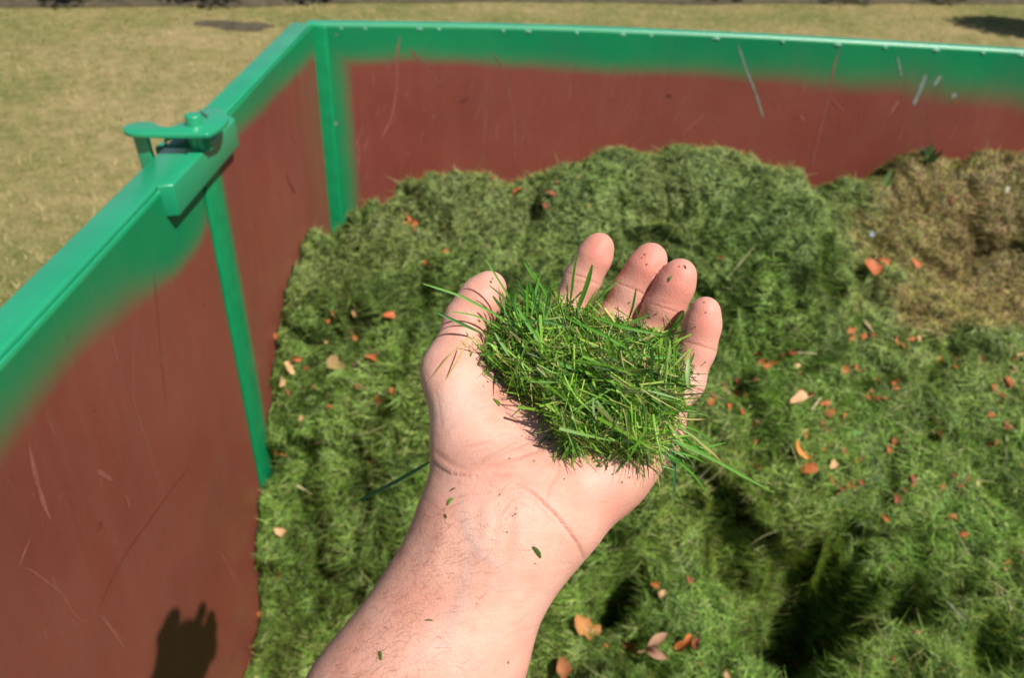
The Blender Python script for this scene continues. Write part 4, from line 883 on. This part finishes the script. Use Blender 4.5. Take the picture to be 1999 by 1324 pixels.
for pl_, w_, hh, cl_ in [([(905, 975), (912, 1030), (930, 1070), (975, 1110), (1000, 1160)], 12, .25, .32), ([(930, 1070), (915, 1110), (905, 1160), (880, 1230), (840, 1290)], 15, .22, .30), ([(955, 985), (950, 1050), (935, 1120)], 16, .9, .0),
                     ([(985, 990), (975, 1060), (955, 1150)], 14, .6, .05), ([(1010, 1000), (1015, 1060), (1000, 1130)], 12, .35, .15), ([(880, 1000), (850, 1080), (800, 1180)], 18, .5, .0)]:
    d_, t_ = poly_d(pl_); e = np.sin(np.pi * np.clip(t_, .02, .98)) ** .5; gsn = np.exp(-(d_ / w_) ** 2) * e * front; disp += gsn * hh * mm; vein = np.maximum(vein, cl_ * gsn)
def fold(pts, wpx, hh):
    """flesh swelling on the right hand side of a fold (looking along it)"""
    d_, t_ = poly_d(pts); P_ = np.array(pts, float); k_ = np.minimum((t_ * (len(P_) - 1)).astype(int), len(P_) - 2); a_ = P_[k_]; b_ = P_[k_ + 1]; v_ = pj[:, :2] - a_; w_ = b_ - a_
    side = np.sign(w_[:, 0] * v_[:, 1] - w_[:, 1] * v_[:, 0]); e = np.sin(np.pi * np.clip(t_, 0.02, .98)) ** .6 * front
    return np.where(side > 0, hh * mm * np.exp(-(d_ / wpx) ** 2) * e, 0)
disp += fold([(1140, 1090), (1128, 1062), (1105, 1030), (1075, 995), (1040, 962), (1010, 945)], 42, 1.2)
disp += fold([(1000, 922), (960, 925), (920, 930), (880, 925), (846, 905)], 26, .9)
disp += fold([(1172, 556), (1140, 541), (1108, 532)], 22, .12) + fold([(1268, 578), (1240, 565), (1206, 552)], 22, .14) + fold([(1330, 612), (1296, 600), (1268, 592)], 22, .14) + fold([(1400, 685), (1366, 674), (1338, 667)], 20, .12) + fold([(1378, 767), (1352, 755), (1334, 750)], 20, .4)
def blob(x, y, rx, ry, v, arr): arr[:] = np.maximum(arr, v * np.exp(-(((pj[:, 0] - x) / rx) ** 2 + ((pj[:, 1] - y) / ry) ** 2)) * front)
for x, y, rx, ry, v in [(1165, 490, 34, 50, .80), (1262, 520, 38, 52, .80), (1322, 555, 36, 50, .80), (1376, 625, 30, 50, .80), (1190, 985, 50, 55, .34), (1130, 1060, 40, 40, .25), (1150, 910, 60, 40, .18), (948, 570, 34, 36, .22), (940, 610, 40, 30, .25),
                        (1105, 600, 30, 20, .3), (1230, 610, 28, 22, .25), (1300, 640, 30, 20, .25), (780, 1150, 60, 80, .30), (860, 1020, 40, 60, .16), (700, 1270, 70, 60, .30), (930, 1150, 50, 60, .12), (880, 900, 60, 25, .12), (1020, 1300, 60, 60, .10), (890, 690, 40, 60, .12), (1360, 720, 25, 40, .12)]:
    blob(x, y, rx, ry, v, red)
for x, y, rx, ry, v in [(890, 790, 50, 60, .55), (1010, 850, 60, 40, .4), (1180, 930, 40, 25, .2), (960, 1020, 40, 50, .3), (900, 1240, 90, 60, .10), (1050, 1060, 50, 60, .25), (1360, 760, 25, 30, .4), (1000, 1190, 60, 60, .1)]: blob(x, y, rx, ry, v, pale)
disp += .35 * mm * (fbm(pj[:, 0] / 26, pj[:, 1] / 26, 3, 3) - .5) * front
V2 = V2 + NV * disp[:, None]
pme = mesh_np('person', V2, Q2, np.full(len(Q2), 4), {'redness': red, 'crease': crease, 'vein': vein, 'pale': pale})
person = link('person', pme, M_SKIN, None, True)
tag(person, "bare left forearm and open hand reaching over the heap, palm up and holding cut grass", 'person')
hand_bvh = BVHTree.FromPolygons([tuple(v) for v in V2], [tuple(q) for q in Q2])
def hand_hit(px, py):
    h = hand_bvh.ray_cast(Vector(CAM), Vector(unit(ray(px, py)))); return (np.array(h[0]), np.array(h[1])) if h[0] is not None else (None, None)
# short sleeve at the upper arm
ax_ = unit(SH - EL); s1 = unit(np.cross(ax_, [0, 0, 1.0])); s2 = np.cross(ax_, s1); V = []; F = []
for i in range(8):
    for j in range(24):
        a = j * 2 * np.pi / 24; rr = .056 + .003 * math.sin(3 * a + i) + .001 * i; V.append(EL + ax_ * (.09 + .02 * i) + rr * (s1 * math.cos(a) + s2 * math.sin(a)))
for i in range(7):
    for j in range(24): F.append([i * 24 + j, i * 24 + (j + 1) % 24, i * 24 + 24 + (j + 1) % 24, i * 24 + 24 + j])
V += [EL + ax_ * (.09 + .14) ]; nF = len(F); 
sm_ = mesh_np('sleeve', np.array(V), np.r_[np.array(F).ravel(), np.array([[7 * 24 + j, 7 * 24 + (j + 1) % 24, len(V) - 1] for j in range(24)]).ravel()], [4] * nF + [3] * 24)
so_ = link('sleeve', sm_, M_CLOTH, person, True); m_ = so_.modifiers.new('s', 'SOLIDIFY'); m_.thickness = .002
# fine hairs along the forearm
NH = 1500; HP = []; HN = []
cand = np.nonzero((pj[:, 1] > 940) & (pj[:, 1] < 1500))[0]; hc_ = rng.choice(cand, 24000)
u_, v_ = pj[hc_, 0], pj[hc_, 1]; axx = 1000 - (v_ - 985) * .555; side_ = (axx - u_) / 170
prob = sstep(-.35, .9, side_) * sstep(940, 1080, v_) + .05; kp = rng.random(len(hc_)) < prob * .34; hc_ = hc_[kp]
hP = V2[hc_]; hN = NV[hc_]; armdir = unit(at(703, 1378, .338) - pt(WL)); dirs = unit(-.55 * armdir + rng.normal(0, .32, hP.shape) + unit(np.cross(hN, armdir)) * .5 * 1.0); dirs = unit(dirs - hN * (dirs * hN).sum(1, keepdims=True)); dirs = unit(dirs + hN * rng.uniform(.12, .5, (len(hP), 1)))
hh_ = blades('arm_hair', hP - hN * 2e-4, dirs, -hN, rng.uniform(.003, .010, len(hP)), np.full(len(hP), 7.5e-5), rng.uniform(.05, .35, len(hP)), np.tile([.15, .075, .04], (len(hP), 1)) * rng.uniform(.7, 1.8, (len(hP), 1)), M_BLADE, 4, person)
hh_['kind'] = 'stuff'

# ------------------------------------------------------------------ the handful of cut grass
POLY = np.array([(938, 692), (962, 640), (1000, 596), (1060, 588), (1110, 596), (1160, 603), (1205, 618), (1262, 640), (1318, 652), (1342, 690), (1346, 760), (1345, 812), (1310, 862), (1270, 905), (1225, 900), (1180, 880), (1120, 890), (1100, 870), (1082, 850), (1050, 800), (1000, 748), (955, 714)], float)
def poly_in(p, poly):
    x, y = p[:, 0], p[:, 1]; c_ = np.zeros(len(p), bool); j = len(poly) - 1; dmin = np.full(len(p), 1e9)
    for i in range(len(poly)):
        a, b = poly[i], poly[j]; cond = (a[1] > y) != (b[1] > y); c_ ^= cond & (x < (b[0] - a[0]) * (y - a[1]) / (b[1] - a[1] + 1e-12) + a[0])
        ab = b - a; t = np.clip(((p - a) @ ab) / (ab @ ab), 0, 1); dmin = np.minimum(dmin, np.linalg.norm(p - a - t[:, None] * ab, axis=1)); j = i
    return c_, dmin
# floor of the cupped hand: smooth depth fitted to ray hits on the palm
GPX, GPY = np.meshgrid(np.arange(930, 1361, 12), np.arange(580, 921, 12)); gp = np.stack([GPX.ravel(), GPY.ravel()], 1).astype(float)
gz = np.array([(lambda h: project(h[None])[0, 2] if h is not None else np.nan)(hand_hit(*q)[0]) for q in gp]); ok = ~np.isnan(gz)
def feat(p): x = (p[:, 0] - 1150) / 200; y = (p[:, 1] - 750) / 200; return np.stack([1 + 0 * x, x, y, x * x, x * y, y * y, x ** 3, x * x * y, x * y * y, y ** 3], 1)
cf = np.linalg.lstsq(feat(gp[ok]), gz[ok], rcond=None)[0]
def mound_h(p, dm): return .035 * np.sqrt(np.clip(dm / 100, 0, 1)) * (.15 + 1.5 * fbm(p[:, 0] / 32, p[:, 1] / 32, 3, 44))
def floor_z(p):
    z = feat(p) @ cf; return z
# core mass of packed clippings, darkened to paint the shade in the gaps
ins_, dm = poly_in(gp, POLY * .94 + np.array([1150, 750]) * .06); 
fx, fy = np.meshgrid(np.arange(930, 1361, 5), np.arange(580, 921, 5)); fp = np.stack([fx.ravel(), fy.ravel()], 1).astype(float)
ins_, dm = poly_in(fp, POLY * .93 + np.array([1150, 752]) * .07); zt = floor_z(fp) - mound_h(fp, dm) * .55 * (.8 + .4 * vn(fp[:, 0] / 9, fp[:, 1] / 9, 4)); zt[~ins_] = (floor_z(fp) + .004)[~ins_]
FT = np.array([at(a, b, c_) for (a, b), c_ in zip(fp, zt)]); FB = np.array([at(a, b, c_) for (a, b), c_ in zip(fp, floor_z(fp) + .005)])
sh2 = fx.shape; idm = np.arange(len(fp)).reshape(sh2); inn = ins_.reshape(sh2); cellm = inn[:-1, :-1] & inn[1:, :-1] & inn[:-1, 1:] & inn[1:, 1:]
q = np.stack([idm[:-1, :-1], idm[1:, :-1], idm[1:, 1:], idm[:-1, 1:]], 2)[cellm]; nfp = len(fp)
hand_root = empty('handful_of_clippings', at(1150, 750, .385)); tag(hand_root, 'loose pile of fresh bright green cut grass held in the open palm', 'grass clippings')
allV = np.vstack([FT, FB]); allQ = np.vstack([q, q[:, ::-1] + nfp])
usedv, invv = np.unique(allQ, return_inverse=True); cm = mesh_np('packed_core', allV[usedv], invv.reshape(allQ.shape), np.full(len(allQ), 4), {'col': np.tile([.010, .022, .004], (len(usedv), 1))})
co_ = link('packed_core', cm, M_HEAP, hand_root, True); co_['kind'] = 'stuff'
view = lambda P_: unit(CAM - P_)
ex = R[:, 0]; ey = -R[:, 1]       # image right and image down as world directions
def pile(nb, Lr, Wr, tiltr, dirfun, pal_, pp, lay, nm, seg=3, shrink=1.0):
    p = np.stack([rng.uniform(925, 1365, nb * 3), rng.uniform(580, 925, nb * 3)], 1); i_, dm_ = poly_in(p, POLY * shrink + np.array([1150, 750]) * (1 - shrink)); i_ &= dm_ > 26 * vn(p[:, 0] / 16, p[:, 1] / 16, 61); p = p[i_][:nb]; dm_ = dm_[i_][:nb]; nb = len(p)
    hgt = mound_h(p, dm_); z = floor_z(p) - hgt * lay(nb); P0 = np.array([at(a, b, c_) for (a, b), c_ in zip(p, z)])
    th = dirfun(p, nb); T_ = np.cos(th)[:, None] * ex + np.sin(th)[:, None] * ey; v = view(P0)
    # slope away from the crown so that blades drape
    tl = tiltr(nb); D_ = unit(T_ * np.cos(tl)[:, None] + v * np.sin(tl)[:, None]); L_ = Lr(nb); P0 = P0 - D_ * (L_ * .5)[:, None]
    C_ = pal_[rng.choice(len(pal_), nb, p=pp)] * rng.uniform(.65, 1.35, (nb, 1)) * (.40 + 1.2 * fbm(p[:, 0] / 14, p[:, 1] / 14, 2, 52))[:, None]
    roll = rng.normal(0, .7, nb)[:, None]; nrm_ = unit(v * np.cos(roll) + np.cross(D_, v) * np.sin(roll)); nrm_ = unit(nrm_ - D_ * (nrm_ * D_).sum(1, keepdims=True))
    b_ = blades(nm, P0, D_, nrm_, L_, Wr(nb), rng.normal(0, .18, nb), C_, M_FRESH, seg, hand_root); b_['kind'] = 'stuff'; return b_
PALF = np.array([[.075, .185, .012], [.140, .300, .024], [.235, .41, .05], [.022, .065, .008], [.28, .38, .07], [.44, .36, .13], [.11, .115, .025]]); PPF = [.27, .23, .13, .20, .06, .04, .07]
pile(7500, lambda n_: rng.gamma(4, .0019, n_) + .002, lambda n_: rng.uniform(.00025, .00075, n_), lambda n_: rng.normal(0, .30, n_), lambda p, n_: rng.uniform(0, 6.28, n_), PALF, PPF, lambda n_: rng.uniform(.30, .92, n_), 'chopped_clippings')
# tangled bundles: handfuls of blades that lie the same way, each bundle another way
def bundles(nb, per, name, Lr, Wr, shrink):
    P0 = []; DD = []; NN = []; LL = []; WW = []; BB = []; CC = []
    for q in range(nb):
        while True:
            c0 = np.array([rng.uniform(935, 1350), rng.uniform(588, 910)]); i_, d_ = poly_in(c0[None], POLY * shrink + np.array([1150, 750]) * (1 - shrink))
            if i_[0]: break
        th0 = .85 + rng.normal(0, .55) if rng.random() < .62 else rng.uniform(0, 3.14)
        lift = rng.uniform(.80, 1.12); tone_ = rng.uniform(.6, 1.4); n_ = int(rng.integers(per[0], per[1])); bend0 = rng.normal(0, .18)
        for w_ in range(n_):
            c_ = c0 + rng.normal(0, 13, 2); i_, d_ = poly_in(c_[None], POLY); 
            z_ = floor_z(c_[None])[0] - (mound_h(c_[None], d_)[0] if i_[0] else 0) * (lift + rng.normal(0, .07)) - .0005; p_ = at(*c_, z_); th_ = th0 + rng.normal(0, .22); tl_ = rng.normal(0, .10)
            v_ = unit(CAM - p_); t_ = math.cos(th_) * ex + math.sin(th_) * ey; dd = unit(t_ * math.cos(tl_) + v_ * math.sin(tl_)); L_ = Lr(); P0.append(p_ - dd * L_ * .5); DD.append(dd); LL.append(L_); WW.append(Wr()); BB.append(bend0 + rng.normal(0, .12))
            ro = rng.normal(0, .6); nn_ = v_ * math.cos(ro) + np.cross(dd, v_) * math.sin(ro); NN.append(unit(nn_ - dd * (nn_ @ dd))); CC.append(PALF[rng.choice(7, p=PPF)] * tone_ * rng.uniform(.8, 1.2))
    b_ = blades(name, np.array(P0), np.array(DD), np.array(NN), np.array(LL), np.array(WW), np.array(BB), np.array(CC), M_FRESH, 6, hand_root); b_['kind'] = 'stuff'
bundles(150, (5, 12), 'cut_blades', lambda: rng.uniform(.008, .024), lambda: rng.uniform(.0003, .0010), .95)
bundles(46, (1, 5), 'long_cut_blades', lambda: rng.uniform(.016, .036), lambda: rng.uniform(.0006, .0016), .84)
_p0 = PALF.copy(); PALF = np.array([[.42, .36, .12]] * 3 + [[.20, .15, .05]] * 2 + [[.30, .34, .06]] * 2)
bundles(110, (1, 3), 'straw_strands', lambda: rng.uniform(.005, .018), lambda: rng.uniform(.0002, .0005), .94)
PALF = _p0
# crumbs scattered on the palm round the pile
cP = []; cN = []
for q in range(420):
    e_ = rng.integers(0, len(POLY)); c_ = POLY[e_] * (1 - (f0 := rng.random())) + POLY[(e_ + 1) % len(POLY)] * f0; c_ = c_ + unit(c_ - np.array([1150, 750])) * abs(rng.normal(0, 16)) - 3
    if c_[1] < 700 and c_[0] > 985: continue
    h_, n_ = hand_hit(*c_)
    if h_ is not None and (rng.random() < .65): cP.append(h_); cN.append(n_)
cP = np.array(cP); cN = np.array(cN); tv = unit(np.cross(cN, unit(rng.normal(size=cP.shape))))
b_ = blades('loose_crumbs', cP + cN * .0005, unit(tv + cN * .1), cN, rng.uniform(.0008, .0035, len(cP)), rng.uniform(.0003, .0008, len(cP)), rng.normal(0, .2, len(cP)), PALF[rng.choice(7, len(cP), p=PPF)] * .7, M_FRESH, 2, hand_root); b_['kind'] = 'stuff'
# fringe sticking out along the outline
m = 110; e_i = rng.integers(0, len(POLY), m); f_ = rng.random((m, 1)); pp_ = POLY[e_i] * (1 - f_) + POLY[(e_i + 1) % len(POLY)] * f_; cen = np.array([1150, 750]); ou = unit(pp_ - cen)
pp_ = pp_ - ou * 14; th = np.arctan2(ou[:, 1], ou[:, 0]) + rng.normal(0, 1.1, m); P0 = np.array([at(a, b, c_) for (a, b), c_ in zip(pp_, floor_z(pp_) - .007 * rng.random(m) - .002)])
top_ = ((pp_[:, 1] < 680)); Lf = np.where(top_, rng.uniform(.006, .022, m), rng.uniform(.005, .017, m)); T_ = np.cos(th)[:, None] * ex + np.sin(th)[:, None] * ey; tl = rng.uniform(-.1, .45, m)[:, None]; D_ = unit(T_ * np.cos(tl) + view(P0) * np.sin(tl))
b_ = blades('fringe_blades', P0, D_, view(P0), Lf, rng.uniform(.0004, .0012, m), rng.normal(-.1, .15, m), PALF[rng.choice(7, m, p=PPF)], M_FRESH, 4, hand_root); b_['kind'] = 'stuff'
# single long blades read from the photograph
def long_blade(pts, wpx, colr, parent=hand_root, name='grass_blade', mat=M_FRESH):
    P_ = np.array([at(*p) for p in pts]); t0 = np.linspace(0, 1, len(P_)); t = np.linspace(0, 1, 14); Q = np.stack([np.interp(t, t0, P_[:, k_]) for k_ in range(3)], 1)
    for _ in range(3): Q[1:-1] = .5 * Q[1:-1] + .25 * (Q[:-2] + Q[2:])
    T_ = unit(np.gradient(Q, axis=0)); v = view(Q); sd = unit(np.cross(T_, v)); fold = v; dep = project(Q)[:, 2]; w = wpx / 1500 * dep * .5 * np.clip(1 - .85 * np.abs(2 * t - .9) ** 3, .12, 1)
    V = np.empty((14 * 3, 3)); V[0::3] = Q - sd * w[:, None]; V[1::3] = Q - fold * (w * .5)[:, None]; V[2::3] = Q + sd * w[:, None]; F = []
    for k_ in range(13):
        for s_ in (0, 1): a = 3 * k_ + s_; F += [a, a + 1, a + 4, a + 3]
    c3 = np.tile(colr, (42, 1)) * 1.0; c3[1::3] *= 1.25
    return link(name, mesh_np(name, V, F, [4] * 26, {'col': c3}), mat, parent)
G1 = (.075, .235, .02); G2 = (.12, .29, .05); G3 = (.035, .13, .02); ST = (.42, .34, .13); GL = (.22, .38, .12); BG = (.03, .15, .07)
for pts, w, c_ in [
  ([(826, 554, .352), (900, 576, .355), (978, 620, .365), (1000, 640, .372)], 5, G2), ([(852, 610, .36), (900, 632, .362), (950, 655, .368)], 6, G3), ([(877, 608, .362), (930, 615, .363), (985, 645, .37), (1010, 670, .37)], 3.5, G2),
  ([(948, 506, .36), (972, 545, .362), (1000, 590, .367), (1020, 630, .368)], 4, G2), ([(955, 557, .364), (985, 582, .366), (1010, 600, .37)], 3.5, (.10, .13, .03)), ([(962, 578, .362), (978, 600, .365), (985, 615, .37)], 6, G3),
  ([(1023, 511, .36), (1045, 545, .362), (1075, 585, .37)], 5, G1), ([(1040, 530, .362), (1058, 560, .364), (1076, 595, .37)], 4, G2), ([(1035, 548, .362), (1038, 570, .366), (1042, 600, .37)], 6, G1), ([(1010, 545, .365), (1020, 565, .367), (1028, 590, .37)], 4, G3),
  ([(1126, 492, .352), (1120, 530, .357), (1115, 575, .365), (1112, 600, .37)], 5, G1), ([(1156, 517, .355), (1148, 550, .36), (1135, 585, .366), (1130, 605, .37)], 9, G1), ([(1212, 545, .357), (1180, 572, .36), (1158, 592, .368)], 3.5, G2), ([(1242, 563, .358), (1235, 600, .365), (1225, 630, .372)], 4.5, G1),
  ([(1335, 608, .352), (1320, 632, .356), (1300, 655, .365)], 6, G1), ([(1355, 690, .352), (1342, 720, .356), (1335, 745, .36)], 6, G2), ([(1172, 560, .36), (1160, 580, .364), (1150, 605, .37)], 4, ST), ([(1270, 616, .356), (1240, 625, .36), (1200, 640, .364)], 4, G2),
  ([(936, 693, .366), (990, 690, .360), (1050, 688, .358), (1105, 694, .362)], 8, G2), ([(966, 650, .364), (985, 680, .358), (1010, 712, .354), (1035, 745, .356)], 7, GL), ([(1060, 698, .354), (1100, 712, .350), (1150, 730, .350)], 9, G2), ([(1182, 720, .348), (1215, 735, .346), (1255, 742, .35)], 7, G1),
  ([(1010, 600, .362), (1035, 640, .357), (1055, 670, .356), (1072, 690, .36)], 8, G2), ([(1105, 620, .36), (1150, 640, .356), (1200, 665, .354), (1240, 690, .358)], 6, G1), ([(1150, 615, .36), (1220, 640, .356), (1300, 655, .358)], 6, G1), ([(1080, 740, .352), (1100, 790, .35), (1130, 840, .352)], 7, G1), ([(1130, 755, .35), (1150, 790, .348), (1160, 805, .35)], 13, (.05, .14, .06)),
  ([(1030, 745, .358), (1050, 790, .356), (1065, 815, .362)], 5, G1), ([(1110, 820, .352), (1115, 880, .35), (1108, 925, .352), (1107, 950, .353)], 5, G1), ([(1145, 850, .352), (1130, 890, .35), (1112, 925, .352)], 6, G1), ([(1195, 880, .35), (1215, 910, .346), (1240, 950, .347)], 5, (.30, .33, .06)), ([(1018, 770, .362), (1022, 800, .358), (1024, 830, .36)], 2.5, ST),
  ([(1000, 630, .36), (1060, 625, .357), (1110, 640, .36)], 5, G3), ([(1240, 690, .35), (1290, 700, .35), (1330, 690, .355)], 6, G1), ([(1250, 820, .348), (1320, 860, .345), (1400, 900, .352), (1460, 935, .362), (1512, 963, .372)], 6, G2), ([(1280, 830, .348), (1330, 850, .345), (1365, 878, .352), (1395, 888, .36)], 5, G1),
  ([(1270, 850, .35), (1310, 890, .345), (1360, 930, .35), (1385, 975, .356)], 5, G1), ([(1250, 860, .35), (1262, 900, .345), (1275, 940, .348)], 6, G1), ([(1290, 860, .35), (1315, 880, .348), (1318, 920, .35), (1314, 980, .353)], 6, BG), ([(1330, 830, .352), (1360, 840, .353), (1395, 865, .36)], 4, G1), ([(1240, 900, .348), (1248, 930, .346), (1255, 965, .348)], 4, G1),
  ([(1300, 800, .355), (1340, 800, .355), (1380, 812, .36)], 4, G2), ([(1222, 800, .348), (1262, 835, .346), (1290, 880, .35), (1290, 915, .352)], 6, G2), ([(1310, 880, .35), (1350, 890, .35), (1378, 905, .355)], 4, G1), ([(1255, 880, .35), (1268, 920, .347), (1270, 955, .349)], 4, G3),
  ([(915, 657, .355), (880, 690, .354), (842, 738, .358)], 3, ST), ([(917, 658, .354), (895, 700, .353), (868, 746, .357)], 3, ST), ([(915, 657, .355), (945, 672, .36)], 3, ST), ([(1100, 866, .352), (1090, 878, .35), (1062, 875, .354)], 5, G1), ([(1150, 885, .35), (1175, 888, .35), (1200, 898, .351)], 7, G1),
  ([(1345, 700, .352), (1342, 735, .35), (1346, 770, .354)], 9, (.30, .42, .16)), ([(1240, 770, .346), (1232, 800, .345), (1250, 830, .348)], 5, (.28, .30, .1)), ([(1085, 690, .352), (1092, 720, .35), (1085, 750, .354)], 4, (.30, .26, .09))]:
    long_blade(pts, w, c_)
long_blade([(700, 978, .50), (775, 940, .47), (860, 890, .435)], 7, (.04, .15, .08))
_r4 = np.random.default_rng(21)
for q in range(26):
    x0 = _r4.uniform(1215, 1330); y0 = _r4.uniform(800, 880); a_ = _r4.uniform(.25, 1.5); l_ = _r4.uniform(45, 120); z0 = _r4.uniform(.345, .353); b_ = _r4.normal(0, .25)
    long_blade([(x0, y0, z0), (x0 + .5 * l_ * math.cos(a_), y0 + .5 * l_ * math.sin(a_), z0 - .002), (x0 + l_ * math.cos(a_ + b_), y0 + l_ * math.sin(a_ + b_), z0 + .004)], _r4.uniform(2, 5), [G1, G2, G3, ST, GL][int(_r4.integers(0, 5))])
for q in range(14):
    x0 = _r4.uniform(985, 1080); y0 = _r4.uniform(585, 620); a_ = -_r4.uniform(1.0, 2.1); l_ = _r4.uniform(25, 70); z0 = .366
    long_blade([(x0, y0 + 20, z0), (x0 + .5 * l_ * math.cos(a_), y0 + .5 * l_ * math.sin(a_), z0 - .003), (x0 + l_ * math.cos(a_), y0 + l_ * math.sin(a_), z0 - .006)], _r4.uniform(2.5, 5.5), [G1, G2, G3][int(_r4.integers(0, 3))])
# crumbs of grass lying on the skin
gcr = 'tiny cut grass crumbs stuck to the skin'
def crumb(px, py, lpx, wpx, ang, colr, label, group=None):
    p, nn = hand_hit(px, py)
    if p is None: return
    dep = project(p[None])[0, 2]; L_ = lpx / 1500 * dep; w_ = wpx / 1500 * dep * .5; d_ = math.cos(ang) * ex + math.sin(ang) * ey; d_ = unit(d_ - nn * (d_ @ nn)); s_ = np.cross(nn, d_); V = []
    for k_ in range(4):
        t = k_ / 3; ww = w_ * (1 if k_ in (1, 2) else .45); c_ = p + nn * (.0004 + .0003 * math.sin(3 * t)) + d_ * L_ * (t - .5) + s_ * w_ * .6 * math.sin(3 * t)
        V += [c_ - s_ * ww, c_ + nn * w_ * .5, c_ + s_ * ww]
    F = []
    for k_ in range(3):
        for j_ in (0, 1): a = 3 * k_ + j_; F += [a, a + 1, a + 4, a + 3]
    o = link('grass_crumb', mesh_np('grass_crumb', np.array(V), F, [4] * 6, {'col': np.tile(colr, (12, 1))}), M_FRESH); tag(o, label, 'grass clipping', group)
CG = (.07, .15, .02); CD = (.06, .09, .02)
crumb(1047, 1078, 30, 8, .95, (.05, .12, .02), 'largest grass clipping lying on the right side of the wrist'); crumb(881, 980, 16, 8, -.8, (.13, .30, .05), 'pale green flake on the left side of the wrist')
crumb(743, 1281, 18, 7, 1.15, CG, 'green brown clipping low on the forearm near the bottom edge'); crumb(838, 1212, 17, 3, .05, CG, 'thin straight clipping lying crosswise on the forearm'); crumb(969, 787, 20, 7, 1.3, (.10, .22, .02), 'bright green clipping on the base of the thumb below the pile')
crumb(1169, 911, 14, 5, .1, CG, 'short clipping on the heel of the hand below the pile'); crumb(885, 957, 14, 3, -.3, CD, 'thin brown clipping above the pale green flake on the wrist'); crumb(871, 1008, 10, 4, 1.0, CD, 'small brown clipping left of the wrist below the pale flake'); crumb(1310, 544, 12, 5, -1.0, (.12, .22, .08), 'pale clipping on the ring fingertip'); crumb(1337, 522, 10, 2.5, 1.3, CD, 'thin clipping near the top of the ring fingertip')
for px, py in [(1010, 993), (1005, 1003), (1002, 1007), (1213, 944), (1018, 852), (1053, 870), (1050, 880), (1040, 905), (993, 896), (1260, 495), (1255, 500), (1263, 517), (1330, 520), (975, 965), (1100, 935), (960, 545), (958, 552), (1378, 610), (1375, 590), (1376, 705), (1372, 712), (1045, 1102), (940, 755), (1060, 845), (1085, 895), (945, 900), (1025, 858), (1120, 902), (1195, 925), (992, 1040), (1290, 560), (1358, 640), (1280, 612), (1230, 590), (990, 1295), (930, 1180), (1230, 935), (1160, 895)]:
    crumb(px + rng.normal(0, 1.5), py + rng.normal(0, 1.5), rng.uniform(2.5, 6), rng.uniform(1.3, 2.6), rng.uniform(0, 3.1), CD if rng.random() < .6 else CG, *(lambda w_: ('tiny dark crumb of cut grass stuck to ' + w_, 'grass crumbs on ' + w_))('the index fingertip' if px < 1200 and py < 560 and px > 1050 else 'the thumb tip' if py < 560 and px < 1050 else 'the middle finger' if px < 1270 and py < 640 else 'the ring finger' if px < 1335 and py < 640 else 'the little finger' if px > 1335 and py < 760 else 'the palm below the pile' if py < 950 else 'the wrist or forearm'))
